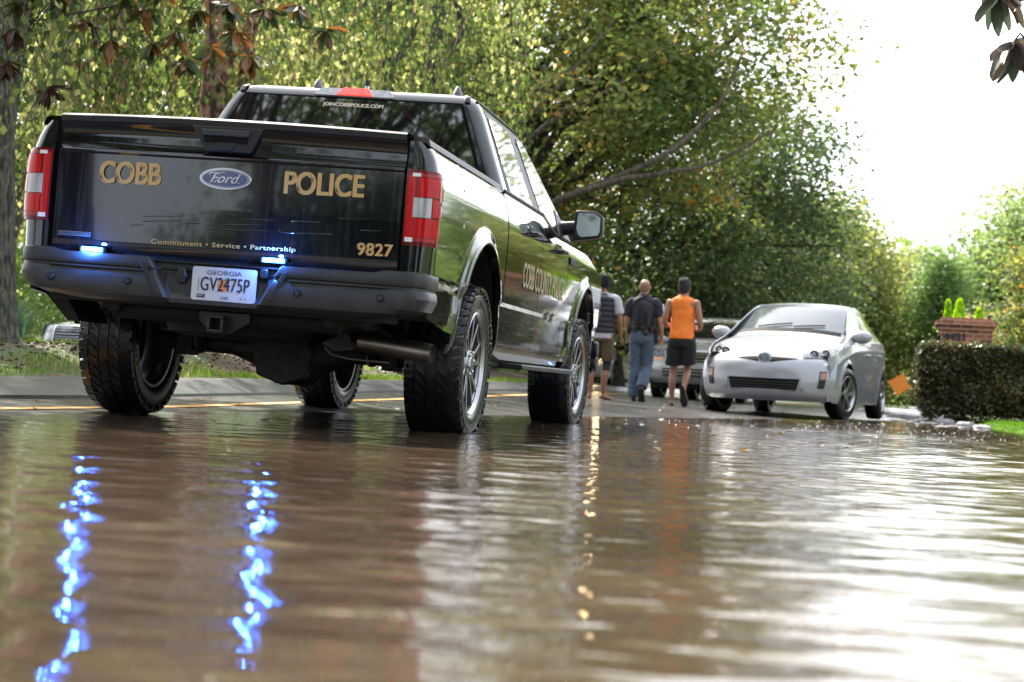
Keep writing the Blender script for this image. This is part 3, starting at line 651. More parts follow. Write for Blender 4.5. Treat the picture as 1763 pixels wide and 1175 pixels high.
# ---------------- cab ----------------
def gx(z): return .928 - (z - 1.352) * .43 - .10 * max(0, z - 1.78)
def cy0(z): return .625 + (z - 1.352) * .36
def cy1(z): return 3.02 - (z - 1.30) * 1.72
def cabring(z, inset=0, n=14):
    X = gx(z) - inset; a, b = cy0(z) + inset, cy1(z) - inset; r = .075; P = []
    for cx, cy, a0 in ((X - r, a + r, -90), (X - r, b - r * 2.5, 0)):
        for k in range(n):
            t = R(a0 + 90 * k / (n - 1)); ry = r if a0 == -90 else r * 2.5
            P.append((cx + r * math.cos(t), cy + ry * math.sin(t), z))
    return P + [(-x, y, zz_) for x, y, zz_ in P[::-1]]
rr = [cabring(z) for z in lin(1.30, 1.84, 15)]
for z, ins in ((1.852, .005), (1.870, .018), (1.888, .05), (1.903, .11), (1.916, .20), (1.924, .34), (1.928, .50)):
    rg = cabring(1.85, ins); rr.append([(x, y, z) for x, y, _ in rg])
mb = MB(); mb.rings(rr); cabo = mb.build('cab', M_blk, T, smooth=40)
def spatch(name, s, pts, off, m, par, th=.002, bev=0):      # polygon on the cab side, pts (y, z)
    mb = MB(); mb.prism(pts, lambda y, z, d: (s * (gx(z) + off + d), y, z), th); return mb.build(name, m, par, smooth=20, bevel=bev)
for s in (1, -1):
    f = spatch('window_frame', s, [(.80, 1.345), (.91, 1.815), (1.03, 1.83), (2.02, 1.83), (2.16, 1.80), (2.86, 1.37), (2.86, 1.262), (2.30, 1.262), (2.12, 1.30), (1.98, 1.345)], -.004, M_plas2, cabo, .008)
    spatch('rear_side_window', s, [(.85, 1.37), (.945, 1.785), (1.0, 1.80), (1.58, 1.80), (1.58, 1.37)], .004, M_glas, f, .004)
    spatch('front_side_window', s, [(1.86, 1.37), (1.86, 1.80), (2.06, 1.80), (2.14, 1.775), (2.72, 1.40), (2.74, 1.30), (2.30, 1.285), (2.14, 1.32), (2.0, 1.37)], .004, M_glas, f, .004)
    mb = MB(); mb.tube([(s * (gx(1.352) + .004), y, 1.357) for y in (.66, 1.2, 1.98)], [(.006, .009)] * 3, 8); mb.build('belt_molding', M_plas2, cabo)
    mb = MB(); mb.tube([(s * (gx(1.84) - .016), .86, 1.862), (s * (gx(1.85) - .016), 1.2, 1.868), (s * (gx(1.85) - .016), 1.95, 1.866), (s * (gx(1.84) - .02), 2.06, 1.85)], .008, 8); mb.build('roof_molding', M_plas2, cabo)
# rear window and high mounted lamp
def rpt(x, z, off): return (x, cy0(z) - off - .002, z)
mb = MB(); mb.grid(lambda z, t: rpt(t * (.815 - (z - 1.38) * .40), z, .004), lin(1.38, 1.838, 14), lin(-1, 1, 30)); f = mb.build('rear_window_seal', mat('seal_rubber', (.004, .004, .004), .8, spec=.1), cabo, smooth=60)
mb = MB(); mb.grid(lambda z, t: rpt(t * (.797 - (z - 1.38) * .40), z, .009), lin(1.39, 1.826, 14), lin(-1, 1, 30)); gl = mb.build('rear_window', M_glas, cabo, smooth=60, solid=.004)
text('JOINCOBBPOLICE.COM', 'window_lettering', mat('pale_vinyl', (.75, .66, .52), .5), gl, mframe((-.165, cy0(1.775) - .0165, 1.775), (1, 0, .002), (0, .34, .94)), w=.35, h=.028, bold=.03, depth=.001)
mb = MB(); mb.grid(lambda z, t: (t * (.235 - (z - 1.846) * .9) + .008, cy0(1.83) + .012 - .016 + (z - 1.846) * .6 - .012, z), lin(1.846, 1.890, 6), lin(-1, 1, 12)); lm = mb.build('cargo_lamp', M_clr, cabo, smooth=60, solid=.012)
mb = MB(); mb.grid(lambda z, t: (t * (.105 - (z - 1.846) * .7) + .012, cy0(1.83) + .004 - .020 + (z - 1.846) * .6 - .012, z), lin(1.850, 1.892, 6), lin(-1, 1, 12)); mb.build('high_brake_light', mat('red_lens_lit', (.6, .01, .01), .2, coat=1, emit=(1, .03, .02), es=1.1), lm, smooth=60, solid=.004)
# antennas
for x, y in ((-.265, .98), (.555, .98)):
    mb = MB(); rr = []
    for z, a, b in ((1.89, .034, .075), (1.915, .030, .06), (1.950, .014, .03), (1.962, .008, .012)): rr.append([(x + a * math.cos(t), y + b * math.sin(t) + (1.962 - z) * -.2, z) for t in [k * math.pi / 8 for k in range(16)]])
    mb.rings(rr); mb.build('fin_antenna', M_plas2, cabo, smooth=50)
mb = MB(); mb.tube([(.02, 1.0, 1.90), (.02, 1.0, 1.972)], .014, 14); an = mb.build('antenna', M_plas2, cabo); mb = MB(); mb.tube([(.02, 1.0, 1.90), (.02, 1.0, 1.938)], .0148, 14); mb.build('antenna_base', M_chr, an)
for s in (1, -1):      # rain gutter blocks on the rear roof corners
    mb = MB(); mb.tube([(s * .655, .800, 1.845), (s * .650, .815, 1.872), (s * .640, .86, 1.888)], [(.018, .006)] * 3, 8); mb.build('roof_ditch', M_plas2, cabo)
# door handles, fuel door, side text
for (s, d) in rd + fd:
    y = 1.46 if d.name.startswith('rear') else 2.46
    yh = y - .19; z = 1.185 if d.name.startswith('rear') else 1.165; x = hw(yh, z)
    mb = MB(); mb.box(s * (x - .002), s * (x + .003), yh - .02, yh + .22, z - .045, z + .045); mb.build('handle_cup', M_blk, d, bevel=.002)
    mb = MB(); mb.tube([(s * (x + .006), yh, z), (s * (x + .035), yh + .02, z), (s * (x + .042), yh + .10, z), (s * (x + .035), yh + .19, z), (s * (x + .006), yh + .22, z)], [(.016, .008), (.019, .010), (.019, .010), (.019, .010), (.016, .008)], 10); mb.build('handle', M_plas2, d, bevel=0)
for s in (1,):
    for body_, y0, wd_ in (('COBB COUNTY POLICE', 1.16, 1.52),):
        text(body_, 'side_lettering', mat('gold_vinyl2', (.42, .34, .20), .4), fd[0][1], mframe((hw(1.9, .92) + .0015, y0, .865), (0, 1, 0), (0, 0, 1)), w=wd_, h=.145, bold=.02, depth=.001)
# mirrors
for s in (1, -1):
    mb = MB(); mb.tube([(s * .93, 2.62, 1.33), (s * 1.0, 2.62, 1.34), (s * 1.06, 2.62, 1.345)], [(.03, .045)] * 3, 12); mr = mb.build('mirror', M_plas2, T, smooth=60)
    mb = MB(); mb.prism([(1.035, 1.255), (1.21, 1.285), (1.225, 1.32), (1.222, 1.42), (1.175, 1.452), (1.05, 1.455), (1.038, 1.44)], lambda u, v, d: (s * u, 2.55 + d, v), .10); mb.build('mirror_shell', M_plas2, mr, smooth=20, bevel=.012)
    mb = MB(); mb.prism([(1.052, 1.275), (1.196, 1.298), (1.208, 1.325), (1.206, 1.412), (1.168, 1.438), (1.06, 1.44)], lambda u, v, d: (s * u, 2.546 + d, v), .006); mb.build('mirror_glass', mat('mirror', (.16, .18, .17), .03, metal=1), mr)
    mb = MB(); mb.prism([(2.40, 1.27), (2.86, 1.27), (2.70, 1.40), (2.55, 1.44)], lambda u, v, d: (s * (gx(v) + .002 + d), u, v), .012); mb.build('mirror_sail', M_plas2, mr)
    mb = MB(); mb.box(s * .88, s * 1.035, 1.05, 3.0, .395, .425); rb = mb.build('running_board', M_plas2, T, bevel=.006)
    mb = MB(); mb.box(s * 1.030, s * 1.040, 1.05, 2.0, .400, .418); mb.box(s * 1.030, s * 1.040, 2.01, 3.0, .400, .418); mb.build('board_trim', M_plas, rb, bevel=.002)
    mb = MB(); mb.grid(lambda y, k: (s * [.942, .93, .88, .80][k], y, [.478, .44, .425, .43][k]), lin(.60, 2.9, 4), range(4)); mb.build('rocker', M_blk, T, smooth=50)
# fender badge, hood, windshield, front end, push bar
for s, o in fe:
    mb = MB(); mb.box(s * (hw(2.95, 1.15)), s * (hw(2.95, 1.15) + .010), 2.86, 3.12, 1.12, 1.165); mb.build('fender_badge', M_plas2, o, bevel=.004)
mb = MB(); mb.grid(lambda y, x: (x * (.935 - .03 * sst(3.6, 4.5, y)), y, 1.245 - .10 * sst(3.6, 4.5, y) + .05 * (1 - abs(x) ** 3) * (1 - .3 * sst(3.5, 4.5, y))), lin(2.72, 4.50, 20), lin(-1, 1, 26)); mb.build('hood', M_blk, T, smooth=40)
mb = MB(); mb.add([(-.60, 2.19, 1.79), (.60, 2.19, 1.79), (.76, 2.90, 1.375), (-.76, 2.90, 1.375)], [(0, 1, 2, 3)]); o = mb.build('windshield', M_glas, T, smooth=0, solid=.01)
mb = MB(); mb.box(-.90, .90, 4.44, 4.56, .62, 1.17); ge = mb.build('grille', M_plas2, T, bevel=.02)
for z in (.80, .90, 1.0): mb = MB(); mb.box(-.62, .62, 4.55, 4.60, z, z + .05); mb.build('grille_bar', M_plas, ge, bevel=.01)
for s in (1, -1): mb = MB(); mb.box(s * .66, s * .93, 4.40, 4.575, .86, 1.12); mb.build('headlight', M_clr, ge, bevel=.02)
mb = MB(); mb.grid(lambda x, k: (x, 4.72 - .14 * abs(x / .95) ** 3 - [.16, 0, 0, .1][k], [.66, .64, .46, .42][k]), lin(-.97, .97, 24), range(4)); mb.build('front_bumper', M_plas2, T, solid=.01, smooth=40)
pb = MB()
for s in (1, -1):
    pb.tube([(s * .60, 4.80, .50), (s * .60, 4.84, 1.05)], .03, 10)
pb.tube([(-.60, 4.84, 1.02), (.60, 4.84, 1.02)], .025, 10); pb.tube([(-.60, 4.84, .78), (.60, 4.84, .78)], .025, 10)
pbo = pb.build('push_bumper', M_plas2, T)
for s in (1, -1):
    c = [(s * .58, 4.82, 1.135), (s * .84, 4.72, 1.135), (s * .915, 4.66, 1.12), (s * .935, 4.64, 1.06), (s * .94, 4.64, .85), (s * .925, 4.65, .79), (s * .86, 4.68, .76), (s * .58, 4.82, .75)]
    mb = MB(); mb.tube(c, .034, 14); mb.build('headlight_guard', mat('gloss_tube', (.01, .01, .01), .15, coat=1), pbo, smooth=60)
    mb = MB(); mb.tube([(s * .90, 4.60, .60), (s * .985, 4.60, .60)], .06, 20); mb.tube([(s * .90, 4.60, .49), (s * .985, 4.60, .49)], .06, 20); mb.box(s * .90, s * .97, 4.57, 4.63, .50, .60); mb.build('bumper_light', M_plas2, pbo, bevel=.01)
# ---------------- silver hatchback and the other cars ----------------
M_sil = mat('silver_paint', (.36, .365, .39), .30, metal=.3, coat=.8, noise=(1.5, (.33, .33, .36), .3, .7))
M_sil2 = mat('champagne_paint', (.26, .26, .25), .3, metal=.4, coat=1)
M_greyc = mat('grey_paint', (.07, .075, .09), .25, metal=.4, coat=1)
M_cgl = mat('car_glass', (.07, .085, .10), .05, spec=.6)
M_cgld = mat('car_glass_dark', (.01, .012, .012), .04, spec=.7, coat=1)
M_lampc = mat('headlamp_clear', (.055, .06, .068), .2, spec=.35, noise=(26, (.26, .27, .29), .45, .62))
M_lampd = mat('headlamp_bowl', (.03, .033, .038), .2, spec=.4)
M_grl = mat('grille_black', (.006, .006, .006), .7, spec=.12)
def catmull(tab, x):      # smooth interpolation of (x, y) table
    xs = [t[0] for t in tab]
    if x <= xs[0]: return tab[0][1]
    if x >= xs[-1]: return tab[-1][1]
    i = max(j for j in range(len(xs)) if xs[j] <= x); i = min(i, len(xs) - 2)
    h = xs[i + 1] - xs[i]; t = (x - xs[i]) / h
    m = []
    for k in (i, i + 1):
        if k == 0: m.append((tab[1][1] - tab[0][1]) / (xs[1] - xs[0]))
        elif k == len(xs) - 1: m.append((tab[-1][1] - tab[-2][1]) / (xs[-1] - xs[-2]))
        else: m.append((tab[k + 1][1] - tab[k - 1][1]) / (xs[k + 1] - xs[k - 1]))
    return (2 * t ** 3 - 3 * t * t + 1) * tab[i][1] + (t ** 3 - 2 * t * t + t) * h * m[0] + (-2 * t ** 3 + 3 * t * t) * tab[i + 1][1] + (t ** 3 - t * t) * h * m[1]
# car frame: front at y = -L/2 (faces -Y, towards the camera), x to the side, z up
class Car:
    def __init__(s, name, loc, rz, P, label, cat='car', group=None):
        s.P = P; s.o = empty(name, loc, (0, 0, rz), label, cat, group); s.L = P['L']
    # centre line: parameter q -> (y, z, half width, side drop power)
    def cl(s, q):
        c = s.P['centre']; ks = range(len(c))
        return catmull([(k, c[k][0]) for k in ks], q), catmull([(k, c[k][1]) for k in ks], q), catmull([(k, c[k][2]) for k in ks], q), catmull([(k, c[k][3]) for k in ks], q), catmull([(k, c[k][4]) for k in ks], q)
    def top(s, q, v, off=0):
        y, z, wd, sweep, crown_ = s.cl(q); a = abs(v)
        def P(q, v):
            y, z, wd, sweep, crown_ = s.cl(q); a = abs(v)
            return Vector((v * wd, y - s.L / 2 + sweep * a ** 2.6, z - crown_ * a ** 2.4))
        p = P(q, v)
        if off:
            e = .01; du = P(q + e, v) - P(q - e, v); dv = P(q, v + e) - P(q, v - e); n = dv.cross(du).normalized()
            if n.z < -.2 or (n.y > 0 and n.z < .3 and q < 6): n = -n
            p = p + n * off
        return tuple(p)
    def side(s, yv, t, sg, off=0):
        P = s.P; zb = P['sill'](yv); zt = catmull(P['shoulder'], yv); z = zb + (zt - zb) * t
        return (sg * (s.hw(yv, z) + off), yv - s.L / 2, z)
    def hw(s, yv, z):
        P = s.P; x = catmull(P['plan'], yv)
        zt = catmull(P['shoulder'], yv); zb = .2
        r = (z - zb) / (zt - zb)
        x -= .05 * max(0, .35 - r) ** 1.5 * 3 + .06 * max(0, r - .55) ** 1.6 * 2.2
        x += P.get('crease', .010) * (math.exp(-((z - zt + .12) / .03) ** 2) - .6 * math.exp(-((z - zb - .30) / .10) ** 2))
        for wy in P['axles']:
            rr = math.hypot(yv - wy, z - P['wr']); x += .018 * (1 - sst(P['wr'] + .05, P['wr'] + .12, rr))
        return x
    def patch(s, name, q0, q1, v0, v1, off, m, par=None, nu=10, nv=10, fq=None, fv=None, th=.006):
        mb = MB()
        def f(a, b):
            qa = q0 + (q1 - q0) * a; va = v0 + (v1 - v0) * b
            if fq: qa = fq(a, b)
            if fv: va = fv(a, b)
            return s.top(qa, va, off)
        mb.grid(f, lin(0, 1, nu), lin(0, 1, nv)); return mb.build(name, m, par or s.body, smooth=50, solid=th)
    def make(s, paint, wheel=True, spokes=7):
        P = s.P; n = len(P['centre'])
        mb = MB(); mb.grid(lambda q, v: s.top(q, v), lin(0, n - 1, (n - 1) * 8 + 1), lin(-1, 1, 34)); s.body = mb.build('body', paint, s.o, smooth=42)
        R_ = P['wr'] + .055
        for sg in (1, -1):
            ys_ = sorted(set(lin(P['side'][0], P['side'][1], 50) + [q for wy in P['axles'] for q in ease(wy - R_, wy + R_, 26) + [wy - R_ - .001, wy + R_ + .001]]))
            def sf(y, t):
                zb = P['sill'](y)
                for wy in P['axles']:
                    if abs(y - wy) < R_: zb = max(zb, P['wr'] + math.sqrt(max(0, R_ ** 2 - (y - wy) ** 2)))
                zt = catmull(P['shoulder'], y); z = zb + (zt - zb) * t
                return (sg * s.hw(y, z), y - s.L / 2, z)
            mb = MB(); mb.grid(sf, ys_, lin(0, 1, 22)); mb.build('side_panel', paint, s.body, smooth=30, solid=.01)
            # greenhouse side
            gt = P['glass_top']
            def gf(y, t):
                z0 = catmull(P['shoulder'], y) - .01; z1 = catmull(gt, y); z = z0 + (z1 - z0) * t
                x0 = s.hw(y, z0); x1 = catmull(P['roof_w'], y)
                return (sg * (x0 + (x1 - x0) * t ** .9), y - s.L / 2, z)
            mb = MB(); mb.grid(gf, lin(P['green'][0], P['green'][1], 40), lin(0, 1, 12)); mb.build('pillar_panel', paint, s.body, smooth=40, solid=.01)
            for (ya, yb) in P['windows']:
                def wf(a, t):
                    y = ya + (yb - ya) * a; x, yy, z = gf(y, .10 + .76 * t); return (x + sg * .004, yy, z)
                mb = MB(); mb.grid(wf, lin(0, 1, 14), lin(0, 1, 8)); mb.build('side_window', M_cgld, s.body, smooth=50, solid=.004)
            # door seams and handles
            for yd in P['seams']:
                mb = MB(); mb.grid(lambda t, k: tuple(Vector(s.side(yd, t, sg)) + Vector((sg * .0015, k * .006, 0))), lin(.12, .98, 12), [0, 1]); mb.build('door_seam', M_grl, s.body, smooth=0)
            for yd in P['handles']:
                x, yy, z = s.side(yd, .80, sg); mb = MB(); mb.tube([(x, yy - .08, z), (x + sg * .03, yy - .05, z), (x + sg * .03, yy + .05, z), (x, yy + .08, z)], .012, 8); mb.build('handle', paint, s.body)
            # mirrors
            my, mz, mx_ = P['mirror']
            mb = MB(); mb.tube([(sg * (mx_ - .12), my - s.L / 2 + .06, mz - .05), (sg * (mx_ + .02), my - s.L / 2 + .03, mz - .04)], .025, 8); mm = mb.build('mirror', M_grl, s.o)
            mb = MB(); mb.ell((sg * (mx_ + .10), my - s.L / 2, mz), (.125, .085, .082), 20, 12); mb.build('mirror_shell', paint, mm, smooth=60)
        # underbody and wells
        mb = MB(); mb.box(-P['plan'][3][1] + .12, P['plan'][3][1] - .12, -s.L / 2 + .35, s.L / 2 - .3, .22, .75)
        mb.build('underbody', M_dark, s.o, smooth=0)
        mb = MB(); mb.box(-P['plan'][3][1] + .14, P['plan'][3][1] - .14, -s.L / 2 + .50, s.L / 2 - .35, .20, .45); mb.build('undertray', M_dark, s.o, smooth=0)
        s.wheel(spokes)
    def wheel(s, spokes):
        P = s.P; r = P['wr']; first = None
        for sg in (1, -1):
            for i, wy in enumerate(P['axles']):
                wh = bpy.data.objects.new('wheel', None); COL.objects.link(wh); wh.parent = s.o; wh.location = (sg * P['track'], wy - s.L / 2, r); wh.rotation_euler = (0, 0, P.get('steer', 0) if i == 0 else 0)
                w2 = .10
                mb = MB(); mb.lathe([(-w2, r * .68), (-w2 - .005, r * .8), (-w2 + .01, r * .96), (-w2 + .03, r), (w2 - .03, r), (w2 - .01, r * .96), (w2 + .005, r * .8), (w2, r * .68)], 40, 'x', close=True); t = mb.build('tire', M_tire, wh, smooth=50)
                mb = MB(); mb.lathe([(sg * (w2 - .005), r * .70), (sg * (w2 + .003), r * .67), (sg * (w2 - .03), r * .60), (-sg * w2, r * .62)], 40, 'x'); rm = mb.build('rim', M_rim, wh, smooth=50)
                mb = MB(); mb.lathe([(sg * .02, r * .62), (sg * .02, 0)], 30, 'x'); mb.build('brake_shadow', M_grl, rm)
                for k in range(spokes):
                    a = 2 * math.pi * k / spokes; mb = MB(); rr = []
                    for rad, wd_, x in ((.03, .026, .07), (r * .4, .020, .085), (r * .66, .030, .09)):
                        c, sn = math.cos(a), math.sin(a)
                        rr.append([(sg * xx, rad * c - o * sn, rad * sn + o * c) for xx, o in ((x, -wd_), (x, wd_), (x - .03, wd_), (x - .03, -wd_))])
                    mb.rings(rr); mb.build('spoke', M_rim, rm, smooth=20)
                mb = MB(); mb.lathe([(sg * .06, .05), (sg * .098, .04), (sg * .10, 0)], 20, 'x'); mb.build('hub_cap', M_rim, rm)
def rpatch3(mb, pts): mb.add(pts, [tuple(range(len(pts)))])
# --- hatchback (front towards us) ---
HB = dict(L=4.46, wr=.315, track=.765, axles=(.93, 3.63), steer=R(-14),
    # y, z, half width, sweep back at the side, crown drop
    centre=[(.10, .19, .70, .22, -.005), (.03, .26, .76, .26, -.005), (.0, .36, .79, .30, -.01), (.0, .47, .81, .32, -.01), (.015, .58, .81, .35, -.02), (.06, .67, .80, .38, -.01), (.16, .745, .79, .38, .01), (.34, .82, .785, .30, .03), (.62, .905, .78, .20, .05), (.92, .975, .76, .16, .06), (1.14, 1.025, .74, .22, .06),
            (1.30, 1.09, .715, .26, .05), (1.70, 1.275, .66, .20, .045), (2.05, 1.415, .61, .12, .04), (2.30, 1.470, .585, .05, .04), (2.65, 1.49, .575, .0, .04), (3.15, 1.46, .57, .0, .04), (3.75, 1.34, .56, -.02, .04), (4.15, 1.16, .58, -.05, .04), (4.32, .98, .66, -.1, .03), (4.44, .70, .74, -.2, 0), (4.46, .45, .76, -.25, 0), (4.38, .25, .72, -.2, 0)],
    plan=[(.0, .62), (.25, .755), (.50, .82), (.93, .855), (1.5, .868), (2.2, .870), (3.2, .865), (3.9, .84), (4.25, .78), (4.46, .70)],
    shoulder=[(.0, .66), (.25, .72), (.5, .80), (.93, .89), (1.3, .945), (2.0, .975), (3.0, 1.005), (3.8, 1.02), (4.3, 1.0), (4.46, .95)],
    sill=lambda y: .19 + (.02 if y < .4 else 0), side=(.26, 4.24), green=(.80, 4.20),
    glass_top=[(.80, .885), (1.0, .935), (1.18, .985), (1.45, 1.09), (1.8, 1.25), (2.1, 1.375), (2.35, 1.43), (2.7, 1.455), (3.2, 1.425), (3.8, 1.30), (4.2, 1.12)],
    roof_w=[(.80, .80), (1.18, .765), (1.5, .72), (1.8, .67), (2.1, .62), (2.4, .595), (2.8, .585), (3.3, .58), (3.8, .575), (4.2, .59)],
    windows=[(1.50, 2.42), (2.50, 3.45)], seams=(1.42, 2.46, 3.42), handles=(2.28, 3.25), mirror=(1.52, 1.03, .80))
hb = Car('hatchback', (2.30, 15.35, road(2.1, 14) - .0), R(-10), HB, 'silver hatchback standing at the edge of the flood, facing the camera')
hb.make(M_sil, spokes=6); hb.o.scale = (1.02,) * 3
ws = hb.patch('windshield', 11.05, 13.55, -.93, .93, .004, M_cgl, nu=14, nv=20, fv=lambda a, b: (-.975 + 1.95 * b) * (1 - .01 * a))
hb.patch('wiper_cowl', 10.75, 11.12, -.90, .90, .006, M_grl, nu=4, nv=16)
for sg, x0, x1 in ((1, -.55, .05), (1, .10, .62)):
    mb = MB(); mb.tube([tuple(Vector(hb.top(11.15 + .25 * t, x0 + (x1 - x0) * t, .02))) for t in lin(0, 1, 8)], .009, 6); mb.build('wiper', M_grl, hb.body)
for sg in (1, -1):
    hl = hb.patch('headlight', 0, 1, 0, 1, .005, M_lampc, nu=12, nv=14, fq=lambda a, b: (5.50 + .25 * b) + a * (.65 + 1.9 * b), fv=lambda a, b: sg * (.56 + .43 * b - .04 * a * (1 - b)))
    for (q, v, r) in ((6.25, .68, .052), (6.55, .83, .046)):
        c = hb.top(q, sg * v, .006); mb = MB(); mb.lathe([(-.012, 0), (-.012, r * .5), (-.002, r * .6), (-.002, r), (.01, r)], 24, 'y', c); mb.build('lamp_bowl', M_lampd, hl)
        mb = MB(); mb.ell((c[0], c[1] - .010, c[2]), (r * .48, .01, r * .48), 14, 8); mb.build('lamp_lens', mat('projector_glass', (.30, .33, .36), .08, coat=1), hl)
    hb.patch('headlight_edge', 0, 1, 0, 1, .008, M_lampd, nu=3, nv=14, fq=lambda a, b: (5.42 + .25 * b) + a * .08, fv=lambda a, b: sg * (.56 + .43 * b))
    # fog lamp pocket
    fp = hb.patch('fog_pocket', 1.9, 3.7, sg * .79, sg * .88, .004, M_lampd, nu=8, nv=5)
    hb.patch('fog_light', 2.0, 2.7, sg * .80, sg * .87, .012, M_lampd, fp, nu=5, nv=4); hb.patch('turn_signal', 2.85, 3.55, sg * .80, sg * .87, .012, mat('turn_amber', (.34, .12, .05), .2, coat=1), fp, nu=5, nv=4)
    # upper grille wing
    hb.patch('upper_grille', 0, 1, 0, 1, .004, M_grl, nu=5, nv=10, fq=lambda a, b: 4.72 + .55 * b + a * (.75 * (1 - b) + .08), fv=lambda a, b: sg * (.09 + .38 * b))
lg = hb.patch('lower_grille', 0, 1, -.62, .62, .004, M_grl, nu=8, nv=20, fq=lambda a, b: 1.35 + a * 1.55, fv=lambda a, b: (-.50 + 1.0 * b) * (1 + .06 * a))
for k in range(4): hb.patch('grille_bar', 1.62 + k * .28, 1.70 + k * .28, -.50, .50, .014, mat('bar_grey', (.035, .035, .035), .4), lg, nu=2, nv=14)
hb.patch('grille_surround', 1.20, 1.42, -.62, .62, .014, M_sil, nu=3, nv=20); hb.patch('grille_surround', 2.85, 3.02, -.56, .56, .012, M_sil, nu=3, nv=20)
for sg in (1, -1): hb.patch('grille_surround', 1.3, 2.95, sg * .545, sg * .60, .013, M_sil, nu=8, nv=3)
hb.patch('front_lip', .3, .8, -.80, .80, .01, M_grl, nu=3, nv=20)
hb.patch('bonnet_seam', 0, 1, -.6, .6, .003, M_grl, nu=2, nv=24, fq=lambda a, b: 6.55 + .035 * a + .5 * abs(b * 2 - 1) ** 3, th=.002)
for sg in (1, -1): hb.patch('bonnet_seam', 6.9, 10.4, sg * .93, sg * .942, .003, M_grl, nu=14, nv=2, th=.002)
hb.patch('bumper_seam', 0, 1, -.6, .6, .003, M_grl, nu=2, nv=24, fq=lambda a, b: 3.35 + .02 * a, th=.002) if False else None
# three-oval emblem
c = Vector(hb.top(5.2, 0, .02)); mb = MB(); mb.lathe([(0, 0), (-.004, .075), (.012, .088)], 30, 'y', (0, 0, 0)); em2 = mb.build('emblem', M_sil, hb.o, smooth=60); em2.location = c + Vector((0, -.012, 0)); em2.scale = (1.0, 1, .82)
mb = MB(); mb.lathe([(-.006, 0), (-.006, .066)], 30, 'y'); mb.build('emblem_disc', mat('emblem_navy', (.01, .05, .12), .2, coat=1), em2)
for (rx, rz_, cz) in ((.066, .066, 0), (.055, .020, .030), (.018, .055, .008)):
    mb = MB(); mb.tube([(rx * math.cos(t), -.012, cz + rz_ * math.sin(t)) for t in lin(0, 2 * math.pi, 28)], .0055, 6); mb.build('emblem_ring', M_chr, em2)
# seats and wheel seen through nothing: the dark door mirror glass only
# --- grey-champagne wagon behind the walkers ---
SV = dict(HB); SV.update(L=4.75, wr=.35, track=.79, axles=(.95, 3.70), steer=0,
    centre=[(.08, .30, .72, .16, -.005), (.02, .38, .78, .18, -.005), (.0, .48, .82, .20, -.0), (.0, .58, .83, .20, -.0), (.02, .68, .83, .22, 0), (.03, .80, .82, .22, 0), (.06, .90, .80, .22, .01), (.18, .98, .80, .18, .03), (.55, 1.05, .80, .12, .05), (.95, 1.09, .80, .10, .05), (1.22, 1.12, .79, .14, .05),
            (1.36, 1.17, .76, .20, .04), (1.70, 1.36, .70, .16, .04), (2.05, 1.53, .65, .10, .04), (2.30, 1.60, .63, .04, .04), (2.65, 1.63, .62, .0, .04), (3.25, 1.62, .62, 0, .04), (4.0, 1.57, .62, 0, .04), (4.5, 1.45, .62, -.05, .04), (4.68, 1.1, .72, -.1, .03), (4.74, .80, .78, -.1, 0), (4.75, .5, .78, -.1, 0), (4.70, .32, .74, -.1, 0)],
    plan=[(.0, .74), (.25, .83), (.50, .87), (.95, .90), (1.5, .91), (2.2, .91), (3.2, .91), (4.2, .89), (4.6, .84), (4.75, .80)],
    shoulder=[(.0, .86), (.25, .93), (.5, .97), (.95, 1.02), (1.4, 1.07), (2.0, 1.09), (3.0, 1.11), (4.0, 1.12), (4.6, 1.1), (4.75, 1.05)],
    sill=lambda y: .30, side=(.18, 4.6), green=(1.25, 4.5),
    glass_top=[(1.25, 1.09), (1.5, 1.20), (1.8, 1.36), (2.1, 1.50), (2.35, 1.57), (2.8, 1.59), (3.4, 1.58), (4.0, 1.53), (4.5, 1.40)],
    roof_w=[(1.25, .80), (1.5, .755), (1.8, .71), (2.1, .665), (2.4, .645), (2.8, .635), (3.4, .63), (4.0, .63), (4.5, .64)],
    windows=[(1.55, 2.5), (2.58, 3.6)], seams=(1.45, 2.54, 3.6), handles=(2.35, 3.4), mirror=(1.55, 1.13, .85))
sv = Car('station_wagon', (.50, 26.2, road(.5, 25)), R(-9), SV, 'pale silver wagon parked behind the walkers, chrome barred grille')
sv.make(M_sil2)
sv.patch('windshield', 11.05, 13.5, -.94, .94, .004, M_cgld, nu=12, nv=16)
g_ = sv.patch('grille', 4.15, 6.15, -.52, .52, .005, M_grl, nu=8, nv=14, fv=lambda a, b: (-.42 + .84 * b) * (1 + .22 * a))
for k in range(4): sv.patch('grille_bar', 4.3 + k * .48, 4.52 + k * .48, -.46, .46, .02, M_chr, g_, nu=3, nv=12)
mb = MB(); c = Vector(sv.top(5.2, 0, .03)); mb.lathe([(0, 0), (0, .05), (.01, .06)], 20, 'y', tuple(c)); mb.build('emblem', M_chr, g_)
for sg in (1, -1):
    h_ = sv.patch('headlight', 4.7, 6.5, sg * .60, sg * .99, .006, M_lampc, nu=8, nv=8); sv.patch('turn_signal', 4.35, 4.68, sg * .62, sg * .97, .008, mat('amber_bright', (.85, .32, .04), .3, coat=1), nu=3, nv=8)
lg = sv.patch('lower_grille', 1.1, 2.9, -.62, .62, .005, M_grl, nu=6, nv=16)
for k in range(3): sv.patch('grille_bar', 1.3 + k * .55, 1.5 + k * .55, -.62, .62, .02, M_sil2, lg, nu=3, nv=12)
sv.patch('bumper_band', .3, .95, -.85, .85, .012, M_chr, nu=3, nv=16)
